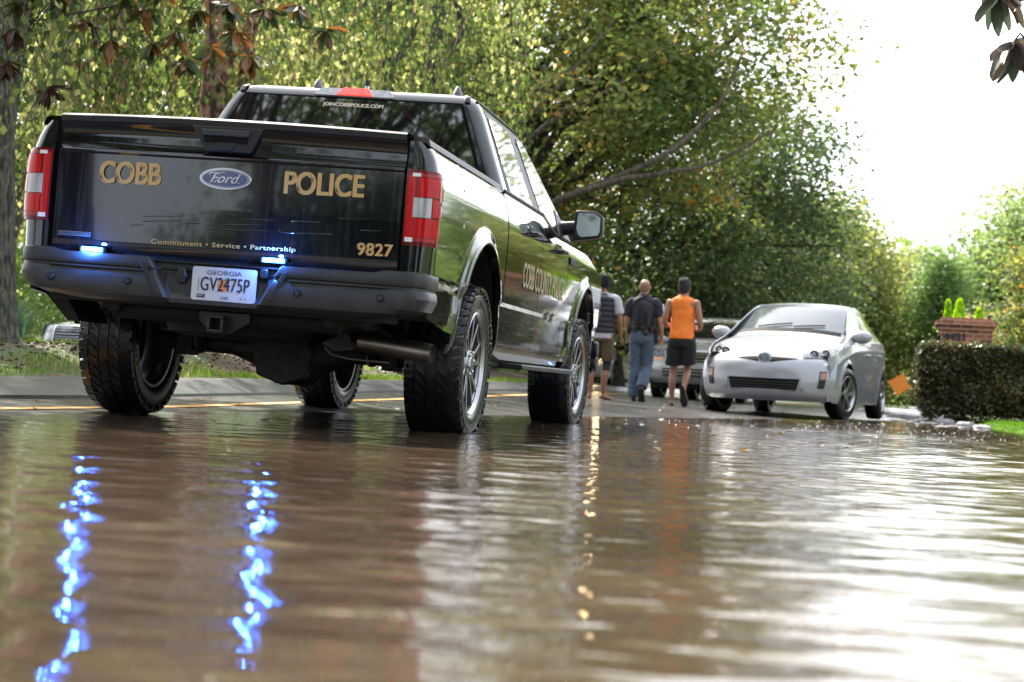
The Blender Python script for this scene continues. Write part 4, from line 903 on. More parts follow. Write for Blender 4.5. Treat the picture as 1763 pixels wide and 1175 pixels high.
# --- white car far behind with a lit headlight ---
wc = Car('white_car', (-3.3, 36.2, road(-1.8, 34) + .02), R(-6), SV, 'white car with a lit headlight, far behind the officer')
wc.make(mat('white_paint', (.40, .40, .40), .3, coat=1))
wc.patch('windshield', 11.05, 13.5, -.94, .94, .004, M_cgld, nu=10, nv=12); wc.patch('grille', 4.2, 6.0, -.45, .45, .006, M_grl, nu=5, nv=10)
for sg in (1, -1):
    h_ = wc.patch('headlight', 4.6, 6.4, sg * .62, sg * .96, .006, M_lampc, nu=6, nv=6)
    c = Vector(wc.top(5.4, sg * .82, .03)); mb = MB(); mb.ell(tuple(c), (.075, .03, .065), 16, 10)
    if sg > 0: mb.build('headlight_bulb', mat('warm_headlamp', (1, .8, .5), .3, emit=(1, .72, .36), es=55), h_, smooth=60)
    else: mb.build('headlight_bulb', M_lampc, h_, smooth=60)
# --- dark silver sedan beyond the median ---
AU = dict(HB); AU.update(L=4.9, wr=.335, track=.79, axles=(.88, 3.75), steer=0,
    centre=[(.08, .18, .74, .20, 0), (.02, .28, .80, .24, 0), (.0, .38, .83, .26, 0), (.0, .48, .84, .28, 0), (.01, .56, .84, .30, 0), (.03, .66, .83, .32, 0), (.07, .74, .82, .32, .01), (.20, .80, .82, .26, .03), (.60, .87, .81, .16, .05), (1.05, .925, .80, .12, .05), (1.40, .965, .79, .16, .05),
            (1.55, 1.02, .75, .20, .04), (1.90, 1.18, .68, .18, .04), (2.2, 1.32, .61, .12, .04), (2.45, 1.41, .57, .05, .04), (2.8, 1.45, .56, .0, .04), (3.3, 1.43, .56, 0, .04), (3.9, 1.27, .58, 0, .04), (4.3, 1.10, .62, -.05, .04), (4.75, 1.02, .72, -.1, .03), (4.88, .80, .78, -.2, 0), (4.9, .5, .80, -.2, 0), (4.84, .25, .76, -.2, 0)],
    plan=[(.0, .66), (.25, .80), (.50, .86), (.93, .89), (1.5, .90), (2.2, .905), (3.2, .90), (4.2, .87), (4.6, .82), (4.9, .74)],
    shoulder=[(.0, .70), (.25, .76), (.5, .81), (.93, .86), (1.5, .93), (2.0, .95), (3.0, .97), (4.0, .98), (4.6, .96), (4.9, .9)],
    sill=lambda y: .20, side=(.26, 4.7), green=(1.5, 4.3),
    glass_top=[(1.5, .95), (1.8, 1.08), (2.1, 1.24), (2.4, 1.36), (2.8, 1.41), (3.3, 1.39), (3.9, 1.23), (4.3, 1.06)],
    roof_w=[(1.5, .78), (1.8, .72), (2.1, .65), (2.4, .60), (2.8, .57), (3.3, .575), (3.9, .60), (4.3, .65)],
    windows=[(1.8, 2.65), (2.72, 3.6)], seams=(1.7, 2.7, 3.6), handles=(2.5, 3.5), mirror=(1.78, .98, .84))
au = Car('parked_sedan', (-11.75, 27.2, .17), R(-14), AU, 'dark silver sedan parked beyond the median, ringed grille badge showing under the bumper')
au.make(M_greyc)
au.patch('windshield', 11.05, 13.5, -.94, .94, .004, M_cgl, nu=10, nv=12)
gr_ = au.patch('grille', 0, 1, -.5, .5, .006, M_grl, nu=8, nv=12, fq=lambda a, b: 2.0 + 4.3 * a, fv=lambda a, b: (-.42 + .84 * b) * (.72 + .28 * math.sin(math.pi * (.25 + .6 * a))))
for k in range(6): au.patch('grille_bar', 2.6 + .6 * k, 2.7 + .6 * k, -.36, .36, .014, M_chr, gr_, nu=2, nv=8)
for sg in (1, -1):
    au.patch('grille_rim', 2.2, 6.3, sg * .40, sg * .43, .016, M_chr, gr_, nu=8, nv=3)
    au.patch('headlight', 4.6, 6.6, sg * .56, sg * .98, .006, M_lampc, nu=8, nv=8)
au.patch('grille_rim', 6.2, 6.35, -.42, .42, .016, M_chr, gr_, nu=3, nv=12)
for k in range(4):
    c = Vector(au.top(5.3, 0, .04)) + Vector(((k - 1.5) * .063, 0, 0)); mb = MB(); mb.tube([(c.x + .044 * math.cos(t), c.y, c.z + .044 * math.sin(t)) for t in lin(0, 2 * math.pi, 24)], .0075, 6); mb.build('badge_ring', M_chr, gr_)
# ---------------- people ----------------
M_sk1 = mat('skin_tan', (.36, .19, .12), .5, bump=(90, .15, .002)); M_sk2 = mat('skin_brown', (.27, .13, .075), .5, bump=(90, .15, .002)); M_sk3 = mat('skin_light', (.50, .29, .21), .5)
M_navy = mat('navy_cloth', (.012, .014, .026), .85, bump=(45, .4, .006)); M_vest = mat('vest_black', (.014, .015, .022), .6, bump=(30, .5, .01))
M_pants = mat('blue_grey_trousers', (.075, .115, .17), .85, bump=(18, .8, .012)); M_org = mat('orange_jersey', (.85, .20, .022), .75, bump=(14, .7, .012))
M_shrt = mat('black_shorts', (.008, .008, .010), .8, bump=(20, .6, .01)); M_grey = mat('grey_tee', (.42, .42, .46), .85, bump=(25, .5, .008))
M_hair = mat('black_hair', (.006, .005, .005), .6, bump=(120, .8, .01)); M_shoe = mat('black_leather', (.01, .01, .011), .35); M_sole = mat('rubber_sole', (.02, .02, .02), .8)
M_olive = mat('olive_shorts', (.085, .060, .028), .5, bump=(20, .5, .008))
def foot(mb, a, d, up, L=.25, sc=1):      # ankle point, toe direction, up direction
    a = Vector(a); d = Vector(d).normalized(); u = Vector(up).normalized()
    h = a - d * .045 - u * .055
    mb.tube([h - d * .02 + u * .02, h + d * .02 + u * .015, a + d * .05 - u * .045, a + d * .12 - u * .060, a + d * .17 - u * .066, a + d * .20 - u * .070], [(.022 * sc, .022), (.033 * sc, .034), (.036 * sc, .036), (.042 * sc, .025), (.042 * sc, .017), (.026 * sc, .011)], 14)
    mb.tube([a + u * .06, a, a - u * .05 + d * .01], [(.036 * sc, .036), (.035 * sc, .038), (.034, .036)], 12)
def toes(mb, a, d, up, side):
    a = Vector(a); d = Vector(d).normalized(); u = Vector(up).normalized(); r = d.cross(u).normalized() * side
    for k in range(5):
        b = a + d * (.185 - .012 * k) - u * .072 + r * (.030 - .0165 * k) * -1
        q = .0125 - .001 * k if k else .0155
        mb.tube([b - d * .03, b + d * .012, b + d * .024], [q, q, q * .6], 8)
def hand(mb, wr, d, palm, curl=.5, side=1, sc=1.0):      # wrist, finger direction, palm normal
    wr = Vector(wr); d = Vector(d).normalized(); n = (Vector(palm) - d * Vector(palm).dot(d)).normalized(); r = d.cross(n) * side      # r towards the thumb
    mb.tube([wr - d * .01, wr + d * .03, wr + d * .085], [(.026 * sc, .019 * sc), (.036 * sc, .017 * sc), (.038 * sc, .013 * sc)] if abs(n.z) < .7 else [(.026 * sc, .019 * sc), (.034 * sc, .018 * sc), (.036 * sc, .015 * sc)], 10)
    for k, L in enumerate((.072, .082, .076, .060)):
        b = wr + d * .078 + r * (.027 - .018 * k); pts = [b - d * .02]; p = b; dd = d.copy(); cv = curl * (.8 + .12 * k)
        pts.append(p)
        for j, fr in enumerate((.46, .32, .22)):
            dd = (dd + n * math.tan(min(1.2, cv * (.55 if j else .35)))).normalized(); p = p + dd * L * fr; pts.append(p)
        mb.tube(pts, [.0092 * sc, .0092 * sc, .0086 * sc, .0080 * sc, .0058 * sc], 8)
    b = wr + d * .022 + r * .022; p1 = b + (r * .8 + d * .6 + n * .25).normalized() * .035; p2 = p1 + (r * .35 + d * .9 + n * .3).normalized() * .030; p3 = p2 + (d + n * .4).normalized() * .022
    mb.tube([b - r * .012, b, p1, p2, p3], [.012, .0125, .0115, .010, .007], 8)
def head(mb, c, yaw=0, tilt=0, sc=1.0, hc=None):      # faces +Y when yaw = 0
    Mx = Matrix.Rotation(yaw, 3, 'Z') @ Matrix.Rotation(tilt, 3, 'X'); c = Vector(c)
    P = lambda x, y, z: c + Mx @ Vector((x, y, z)) * sc
    rr = []
    for z, rx, y0, y1 in ((-.125, .030, -.035, .045), (-.112, .046, -.050, .078), (-.09, .056, -.070, .088), (-.05, .066, -.088, .092), (0, .0735, -.098, .094), (.04, .0755, -.100, .092), (.08, .068, -.090, .078), (.105, .052, -.068, .055), (.120, .028, -.035, .028)):
        rr.append([P(rx * math.cos(t), (y0 + y1) / 2 + (y1 - y0) / 2 * math.sin(t), z) for t in [k * math.pi / 9 for k in range(18)]])
    mb.rings(rr)
    mb.tube([P(0, .088, .02), P(0, .104, -.02), P(0, .112, -.034), P(0, .092, -.044)], [.008, .011, .015, .010], 8)      # nose
    mb.tube([P(-.025, .088, -.068), P(0, .098, -.066), P(.025, .088, -.068)], [.005, .008, .005], 8); mb.tube([P(-.022, .086, -.079), P(0, .096, -.080), P(.022, .086, -.079)], [.005, .008, .005], 8)
    mb.tube([P(-.045, .085, .022), P(-.02, .094, .026), P(.02, .094, .026), P(.045, .085, .022)], .007, 8)
    for s in (1, -1):
        mb.tube([P(s * .070, -.005, -.035), P(s * .080, -.012, -.02), P(s * .086, -.020, .005), P(s * .083, -.016, .028), P(s * .074, -.002, .030)], [.007, .009, .010, .010, .007], 8)
    return P
def eyes(P, par):
    for s in (1, -1):
        mb = MB(); mb.ell(tuple(P(s * .030, .084, .002)), (.012, .012, .011), 12, 8); e = mb.build('eye', mat('eye_white', (.6, .6, .58), .2), par, smooth=60)
        mb = MB(); mb.ell(tuple(P(s * .030, .0945, .002)), (.006, .003, .006), 10, 6); mb.build('iris', mat('iris_brown', (.02, .01, .005), .1), e, smooth=60)
def torso(mb, z, sc=1.0, lean=0, extra=0, prof=None, yoff=0):
    # rings (z fraction, rx, ry, y)
    prof = prof or [(.50, .155, .105, -.01), (.54, .165, .118, -.015), (.60, .150, .105, -.005), (.66, .152, .098, .0), (.72, .168, .105, .0), (.78, .185, .112, -.005), (.815, .185, .105, -.008), (.835, .15, .085, -.01), (.85, .085, .065, -.008), (.87, .056, .058, 0)]
    rr = [[((rx + extra) * sc * math.cos(t), y * sc + yoff + (ry + extra) * sc * math.sin(t), zf * z) for t in [k * math.pi / 12 for k in range(24)]] for zf, rx, ry, y in prof]
    mb.rings(rr)
def limb(mb, pts, rad, n=12):
    P = []; Q = []
    for i in range(len(pts) - 1):
        a, b = Vector(pts[i]), Vector(pts[i + 1])
        for k in range(4): P.append(a.lerp(b, k / 4)); Q.append(rad[i] + (rad[i + 1] - rad[i]) * k / 4)
    P.append(Vector(pts[-1])); Q.append(rad[-1])
    for _ in range(2): P = [P[0]] + [P[i - 1] * .25 + P[i] * .5 + P[i + 1] * .25 for i in range(1, len(P) - 1)] + [P[-1]]
    mb.tube(P, Q, n); mb.ell(tuple(P[0]), (Q[0] * .98,) * 3, 12, 8)
# ---- officer ----
gz = road(.05, 15.9)
of = empty('person', (.10, 16.05, gz), (0, 0, R(-2)), 'bald police officer in navy vest and blue-grey trousers walking away', 'person', 'people walking away up the road'); of.scale = (.95,) * 3
mb = MB(); H = 1.80
torso(mb, H); P = head(mb, (0, .02, H * .925), 0, R(4)); limb(mb, [(0, -.005, H * .83), (0, .0, H * .87), (0, .012, H * .90)], [.062, .060, .060])
# legs: left planted, right pushing off behind
hipL, hipR = (-.095, 0, .93), (.095, 0, .93)
kL, aL = (-.10, .06, .50), (-.085, .02, .085); kR, aR = (.075, .10, .50), (.06, -.20, .17)
limb(mb, [hipL, kL, (-.093, .015, .33), aL], [.088, .056, .056, .036]); limb(mb, [hipR, kR, (.067, -.075, .36), aR], [.088, .056, .056, .036])
foot(mb, aL, (-.1, 1, 0), (0, 0, 1)); foot(mb, aR, (.05, .45, -.9), (0, .9, .45))
# arms
sL, sR = (-.195, -.01, 1.45), (.195, -.01, 1.45)
limb(mb, [sL, (-.245, -.03, 1.18), (-.225, .07, .98)], [.056, .044, .030]); limb(mb, [sR, (.265, -.06, 1.17), (.275, .06, .95)], [.056, .044, .030])
hand(mb, (-.225, .075, .97), (.05, .25, -.95), (1, 0, 0), .8, -1); hand(mb, (.275, .065, .94), (-.05, .2, -.97), (-1, 0, 0), .8, 1)
body = fused(mb, 'body', M_sk1, of, .0085, 4); eyes(P, body)
mb = MB(); mb.rings([[P(rx * math.cos(t), y + ry * math.sin(t), z) for t in [k * math.pi / 9 for k in range(18)]] for z, rx, ry, y in ((-.055, .062, .060, -.035), (-.02, .0745, .075, -.028), (.02, .0775, .082, -.022), (.055, .074, .078, -.018), (.075, .066, .070, -.015))], cap=False); mb.build('cropped_hair', mat('stubble', (.19, .11, .075), .8), body, smooth=60)
mb = MB(); torso(mb, H, extra=.012, prof=[(.555, .158, .112, -.012), (.60, .152, .108, -.005), (.66, .158, .105, 0), (.72, .172, .112, 0), (.78, .188, .116, -.005), (.815, .188, .110, -.008), (.835, .15, .09, -.01), (.852, .088, .070, -.005), (.875, .060, .062, .005)])
limb(mb, [(-.17, -.01, 1.455), (-.205, -.012, 1.42), (-.238, -.025, 1.24)], [.070, .074, .066]); limb(mb, [(.17, -.01, 1.455), (.205, -.012, 1.42), (.250, -.045, 1.24)], [.070, .074, .066])
shirt = fused(mb, 'shirt', M_navy, of, .010, 4, (.12, .012))
mb = MB(); torso(mb, H, extra=.034, prof=[(.59, .148, .104, -.008), (.62, .152, .108, -.005), (.66, .152, .105, 0), (.72, .155, .110, 0), (.775, .150, .112, -.005), (.80, .132, .100, -.010), (.825, .105, .075, -.012)]); vest = fused(mb, 'body_armor', M_vest, of, .010, 4, (.2, .006))
for x in (-.07, 0, .07): mb = MB(); mb.box(x - .025, x + .025, -.160, -.130, 1.12, 1.30); mb.build('pouch', M_navy, vest, bevel=.008)
mb = MB(); mb.tube([(-.175, -.07, 1.38), (-.11, -.135, 1.46), (-.04, -.125, 1.52), (.03, -.085, 1.555), (.06, -.03, 1.57)], [(.010, .016)] * 5, 8); mb.build('mic_cord', M_vest, vest)
mb = MB(); mb.ell((.292, -.03, 1.385), (.010, .045, .055), 14, 8); mb.build('shoulder_patch', mat('patch_pale', (.6, .62, .7), .8), shirt)
mb = MB(); torso(mb, H, extra=.012, prof=[(.47, .150, .105, -.012), (.50, .165, .122, -.018), (.54, .168, .120, -.015), (.575, .158, .112, -.01), (.60, .15, .108, -.005)])
limb(mb, [(-.09, 0, .93), (-.10, .055, .50), (-.10, .015, .33), (-.09, .01, .07)], [.108, .086, .088, .090], 14); limb(mb, [(.09, 0, .93), (.078, .09, .50), (.067, -.075, .37), (.058, -.20, .20)], [.108, .086, .088, .084], 14)
fused(mb, 'trousers', M_pants, of, .011, 4, (.10, .03))
mb = MB(); mb.rings([[((.168) * math.cos(t), -.012 + .128 * math.sin(t), z) for t in [k * math.pi / 12 for k in range(24)]] for z in (1.035, 1.085)], cap=False); belt = mb.build('belt', M_shoe, of, smooth=60, solid=.012)
for x, y, z0, z1, w2 in ((.205, -.02, .86, 1.08, .035), (.15, -.115, 1.0, 1.10, .03), (-.10, -.145, 1.02, 1.10, .035), (-.195, -.03, .98, 1.10, .03), (.03, -.15, 1.03, 1.10, .025)):
    mb = MB(); mb.box(x - w2, x + w2, y - .035, y + .035, z0, z1); mb.build('holster' if x > .2 else 'belt_pouch', M_shoe, belt, bevel=.012)
mb = MB(); mb.box(.165, .20, -.13, -.09, 1.06, 1.20); mb.tube([(.182, -.11, 1.18), (.182, -.11, 1.36)], .006, 8); mb.build('radio', M_shoe, belt, bevel=.006)
mb = MB(); mb.tube([(.03, -.142, 1.0), (.075, -.148, .985), (.10, -.14, 1.0)], [(.012, .02)] * 3, 8); mb.build('pocket_flap', M_navy, belt)
for s, a, d, u in ((-1, aL, (-.1, 1, 0), (0, 0, 1)), (1, aR, (.05, .45, -.9), (0, .9, .45))):
    mb = MB(); a = Vector(a); dv = Vector(d).normalized(); uv = Vector(u).normalized()
    h = a - dv * .05 - uv * .045
    mb.tube([h - dv * .025, h + dv * .02, a + dv * .06 - uv * .045, a + dv * .13 - uv * .05, a + dv * .19 - uv * .055, a + dv * .225 - uv * .06], [(.032, .032), (.042, .045), (.044, .045), (.050, .034), (.048, .028), (.028, .020)], 14); mb.tube([a + uv * .10, a, a - uv * .05], [.046, .047, .045], 12)
    sh = fused(mb, 'shoe', M_shoe, of, .008, 3)
    mb = MB(); r = dv.cross(uv).normalized()
    out_ = [(-.07, .028), (-.03, .038), (.05, .036), (.12, .050), (.18, .050), (.225, .030), (.235, 0)]
    out_ = out_ + [(y, -x) for y, x in out_[-2::-1]]
    mb.prism(out_, lambda v, w_, d_: a + dv * v + r * w_ - uv * (.078 + d_), .016); mb.build('sole', M_sole, sh, bevel=.004)
# ---- young man in orange ----
og = empty('person', (.74, 15.0, road(.74, 15)), (0, 0, R(-6)), 'person in orange sleeveless shirt and black shorts walking away in flip-flops', 'person', 'people walking away up the road'); og.scale = (.965,) * 3
mb = MB(); H = 1.76
torso(mb, H, .95); P = head(mb, (0, .03, H * .922), R(-4), R(6)); limb(mb, [(0, -.005, H * .83), (0, .005, H * .87), (0, .018, H * .90)], [.058, .054, .054])
kL, aL = (-.105, .07, .47), (-.10, .0, .075); kR, aR = (.085, .10, .50), (.10, -.22, .24)
limb(mb, [(-.095, 0, .90), kL, (-.106, .0, .32), aL], [.082, .050, .052, .030]); limb(mb, [(.095, 0, .90), kR, (.10, -.07, .40), aR], [.082, .050, .052, .030])
foot(mb, aL, (-.15, 1, 0), (0, 0, 1)); toes(mb, aL, (-.15, 1, 0), (0, 0, 1), 1); foot(mb, aR, (.15, .42, -.9), (0, .9, .42)); toes(mb, aR, (.15, .42, -.9), (0, .9, .42), -1)
limb(mb, [(-.185, 0, 1.42), (-.255, -.07, 1.13), (-.20, .17, 1.10)], [.052, .042, .028]); limb(mb, [(.185, 0, 1.42), (.265, -.07, 1.13), (.215, .17, 1.07)], [.052, .042, .028])
hand(mb, (-.195, .18, 1.10), (.45, .85, .05), (.6, -.3, -.3), .9, -1); hand(mb, (.21, .18, 1.07), (-.45, .85, .05), (-.6, -.3, -.3), .9, 1)
body = fused(mb, 'body', M_sk2, og, .0085, 4); eyes(P, body)
mb = MB(); mb.rings([[P(rx * math.cos(t) * (1 + .05 * math.sin(7 * t + z * 60)), y + ry * math.sin(t) * (1 + .04 * math.sin(9 * t + z * 50)), z) for t in [k * math.pi / 14 for k in range(28)]] for z, rx, ry, y in ((-.062, .050, .050, -.052), (-.045, .068, .066, -.040), (-.01, .080, .084, -.025), (.03, .087, .094, -.018), (.07, .088, .095, -.012), (.105, .080, .086, -.005), (.135, .060, .066, 0), (.150, .028, .03, 0))])
for k in range(70):
    a = random.uniform(0, 6.28); e = random.uniform(.2, 1.4); b = P(.075 * math.cos(a) * math.cos(e), -.012 + .082 * math.sin(a) * math.cos(e), .05 + .09 * math.sin(e)); b2 = P(.095 * math.cos(a + .3) * math.cos(e), -.012 + .100 * math.sin(a + .3) * math.cos(e), .055 + .108 * math.sin(e)); mb.tube([b, b2], [.012, .004], 5)
mb.build('hair', M_hair, body, smooth=40)
mb = MB(); torso(mb, H, .95, prof=[(.525, .188, .150, -.012), (.56, .180, .146, -.012), (.62, .172, .132, -.005), (.68, .172, .125, 0), (.74, .178, .126, 0), (.79, .180, .124, -.005), (.815, .184, .124, -.008), (.835, .160, .104, -.01), (.850, .100, .078, -.005), (.862, .068, .064, .0)])
mb2 = mb; jer = fused(mb, 'sleeveless_shirt', M_org, og, .010, 3, (.13, .03))
mb = MB(); torso(mb, H, .95, prof=[(.46, .17, .12, -.01), (.50, .178, .134, -.018), (.54, .176, .130, -.015), (.57, .165, .12, -.01)])
limb(mb, [(-.09, 0, .90), (-.105, .03, .70), (-.11, .055, .565)], [.112, .110, .112], 14); limb(mb, [(.09, 0, .90), (.095, .035, .70), (.10, .06, .585)], [.112, .110, .112], 14); fused(mb, 'shorts', M_shrt, og, .011, 3, (.11, .03))
for s, a, d, u in ((-1, aL, (-.15, 1, 0), (0, 0, 1)), (1, aR, (.15, .42, -.9), (0, .9, .42))):
    mb = MB(); a = Vector(a); dv = Vector(d).normalized(); uv = Vector(u).normalized(); r = dv.cross(uv).normalized()
    if s > 0: dv = (dv - uv * .12).normalized()
    out_ = [(-.085, .02), (-.06, .034), (.0, .036), (.08, .040), (.14, .050), (.19, .046), (.215, .025), (.22, 0)]; out_ = out_ + [(y, -x) for y, x in out_[-2::-1]]
    mb.prism(out_, lambda v, w_, d_: a + dv * v + r * w_ - uv * (.078 + d_), .017); fl_ = mb.build('flip_flop', M_sole, og, bevel=.004)
    mb = MB()
    for q in (1, -1): mb.tube([a + dv * .14 - uv * .062, a + dv * .10 + r * q * .030 - uv * .036, a + dv * .045 + r * q * .044 - uv * .074], .006, 6)
    mb.build('strap', M_grey, fl_)
# ---- man in the puffer vest ----
vm = empty('person', (-.385, 15.35, road(-.38, 15.4)), (0, 0, R(0)), 'person in black padded vest over grey tee, barefoot, beside the push bumper', 'person', 'people walking away up the road'); vm.scale = (.91,) * 3
mb = MB(); H = 1.86
torso(mb, H, 1.04); P = head(mb, (-.02, .02, H * .925), R(10), R(2), 1.02); limb(mb, [(0, -.005, H * .83), (-.005, .0, H * .87), (-.015, .012, H * .90)], [.062, .058, .058])
kL, aL = (-.115, .03, .51), (-.125, -.04, .08); kR, aR = (.10, .06, .51), (.06, .03, .08)
limb(mb, [(-.10, 0, .96), kL, (-.12, -.035, .36), aL], [.092, .055, .058, .033]); limb(mb, [(.10, 0, .96), kR, (.085, .0, .36), aR], [.092, .055, .058, .033])
foot(mb, aL, (-.35, 1, 0), (0, 0, 1)); toes(mb, aL, (-.35, 1, 0), (0, 0, 1), 1); foot(mb, aR, (.55, 1, 0), (0, 0, 1)); toes(mb, aR, (.55, 1, 0), (0, 0, 1), -1)
limb(mb, [(-.205, 0, 1.50), (-.27, -.02, 1.20), (-.29, .08, .96)], [.056, .044, .030]); limb(mb, [(.205, 0, 1.50), (.275, -.03, 1.20), (.285, .05, .95)], [.056, .044, .030])
hand(mb, (-.29, .085, .95), (0, .2, -.95), (1, 0, 0), .6, -1); hand(mb, (.285, .055, .94), (.35, .25, -.85), (-.8, 0, -.3), .5, 1)
body = fused(mb, 'body', M_sk2, vm, .0085, 4); eyes(P, body)
mb = MB(); mb.ell(tuple(P(0, -.018, .035)), (.100, .112, .108), 18, 12)
random.seed(8)
for k in range(240):
    a = random.uniform(0, 6.28); e = random.uniform(-.9, 1.5); 
    if math.sin(a) > .3 and e < .5: continue
    q = [P(r_ * .100 * math.cos(a + t) * math.cos(e), -.02 + r_ * .112 * math.sin(a + t) * math.cos(e), .030 + r_ * .112 * math.sin(e + u)) for r_, t, u in ((.92, 0, 0), (1.10, .10, .06), (1.16, .25, -.04), (1.04, .32, -.12))]; mb.tube(q, [.010, .011, .010, .006], 5)
mb.build('curly_hair', M_hair, body, smooth=50)
mb = MB(); torso(mb, H, 1.04, extra=.014, prof=[(.485, .165, .125, -.015), (.52, .170, .125, -.015), (.56, .168, .12, -.012), (.62, .16, .112, -.005), (.72, .17, .112, 0), (.79, .186, .112, -.005), (.818, .185, .105, -.008), (.838, .15, .085, -.01), (.852, .085, .065, -.005)])
limb(mb, [(-.18, -.0, 1.50), (-.215, -.005, 1.47), (-.258, -.015, 1.27)], [.070, .076, .072]); limb(mb, [(.18, 0, 1.50), (.215, -.005, 1.47), (.262, -.02, 1.27)], [.070, .076, .072]); fused(mb, 'tee', M_grey, vm, .010, 3, (.12, .02))
mb = MB(); rr = []
for i in range(61):
    zf = .53 + .315 * i / 60; bx = interp([(.53, .172), (.58, .168), (.62, .165), (.70, .172), (.78, .180), (.82, .160), (.835, .13), (.845, .095)], zf); by = interp([(.53, .135), (.62, .125), (.72, .125), (.80, .118), (.835, .085), (.845, .07)], zf)
    pf = .012 * abs(math.sin(i / 60 * math.pi * 7.5)) ** .5 + .012
    rr.append([((bx + pf) * 1.04 * math.cos(t), -.01 + (by + pf) * 1.04 * math.sin(t), zf * H) for t in [k * math.pi / 18 for k in range(36)]])
mb.rings(rr); mb.build('padded_vest', M_vest, vm, smooth=60)
mb = MB(); torso(mb, H, 1.04, prof=[(.46, .17, .12, -.01), (.50, .172, .130, -.018), (.54, .172, .125, -.015)])
limb(mb, [(-.09, 0, .96), (-.11, .025, .72), (-.115, .04, .60)], [.115, .105, .098], 14); limb(mb, [(.09, 0, .96), (.10, .035, .72), (.10, .055, .58)], [.115, .105, .092], 14); fused(mb, 'shorts', M_olive, vm, .011, 3, (.1, .025))
mb = MB(); limb(mb, [(.102, .05, .59), (.100, .058, .51), (.092, .02, .42)], [.070, .064, .062], 16); mb.build('knee_sleeve', M_shrt, vm, smooth=60)
# ---------------- vegetation ----------------
G = np.random.default_rng(11)
def leaf_obj(name, C, A, N, L, Wd, tone, m, parent, fold=.25):
    # C centres, A long axes, N normals, L lengths, Wd width ratio
    n = len(C); A = A / np.linalg.norm(A, axis=1, keepdims=True); B = np.cross(N, A); B /= np.linalg.norm(B, axis=1, keepdims=True) + 1e-9; Nn = np.cross(A, B)
    L = L[:, None]; w2 = L * Wd * .5
    p0 = C - A * L * .5; p2 = C + A * L * .5; mid = C - A * L * .06
    p1 = mid + B * w2 + Nn * w2 * fold; p3 = mid - B * w2 + Nn * w2 * fold
    V = np.stack([p0, p1, p2, p3], 1).reshape(-1, 3).astype(np.float32)
    me = bpy.data.meshes.new(name); me.vertices.add(4 * n); me.vertices.foreach_set('co', V.ravel())
    me.loops.add(4 * n); me.loops.foreach_set('vertex_index', np.arange(4 * n, dtype=np.int32)); me.polygons.add(n); me.polygons.foreach_set('loop_start', np.arange(n, dtype=np.int32) * 4)
    me.update(calc_edges=True)
    at = me.attributes.new('tone', 'FLOAT', 'FACE'); at.data.foreach_set('value', tone.astype(np.float32))
    me.materials.append(m); o = bpy.data.objects.new(name, me); COL.objects.link(o)
    if parent: o.parent = parent
    return o
def rdir(n, zb=0, flat=1):
    v = G.normal(size=(n, 3)); v[:, 2] = v[:, 2] * flat + zb; return v / np.linalg.norm(v, axis=1, keepdims=True)
def clumps_in(n, c, r, shell=.35, low=-1.0):      # clump centres inside an ellipsoid, denser near the surface
    o = []
    while len(o) < n:
        v = G.normal(size=3); v /= np.linalg.norm(v)
        if v[2] < low: continue
        q = (shell + (1 - shell) * G.random()) ** .6; q *= .86 + .22 * math.sin(v[0] * 5 + v[1] * 3 + c[0]) * math.cos(v[2] * 4 + c[1])
        o.append(np.array(c) + v * np.array(r) * q)
    return np.array(o)
def leaves_for(K, per, spread, L, Wd, droop=0, tone_k=.5, flat=.7, jit=.35):
    n = len(K) * per; idx = np.repeat(np.arange(len(K)), per)
    off = G.normal(size=(n, 3)) * np.array([spread, spread, spread * flat]); C = K[idx] + off
    kt = G.random(len(K)); tone = np.clip(kt[idx] * tone_k + G.random(n) * (1 - tone_k), 0, 1)
    A = rdir(n); A[:, 2] = A[:, 2] * .6 - droop; N = rdir(n, .5)
    return C, A, N, L * (1 + jit * (G.random(n) * 2 - 1)), Wd, tone
def bark(name, c1, c2, sc=(8, 8, 1.6), st=1.0):
    return mat(name, c1, .9, noise=(2.2, c2, .38, .62, sc), bump=(3, st, .05, sc))
M_bk = bark('bark_grey', (.030, .028, .024), (.16, .155, .12), (12, 12, 3.2), 1.6); M_bkb = mat('bark_peeling', (.06, .035, .025), .85, noise=(6, (.42, .24, .17), .42, .58, (2, 2, 1)), bump=(6, .8, .04)); M_bkd = bark('bark_dark', (.02, .016, .013), (.06, .05, .04))
def wob(a, b, n, amp, seed=None):
    a, b = np.array(a, float), np.array(b, float); P = [a + (b - a) * i / (n - 1) for i in range(n)]
    for i in range(1, n - 1): P[i] = P[i] + G.normal(size=3) * amp * math.sin(math.pi * i / (n - 1))
    return [tuple(p) for p in P]
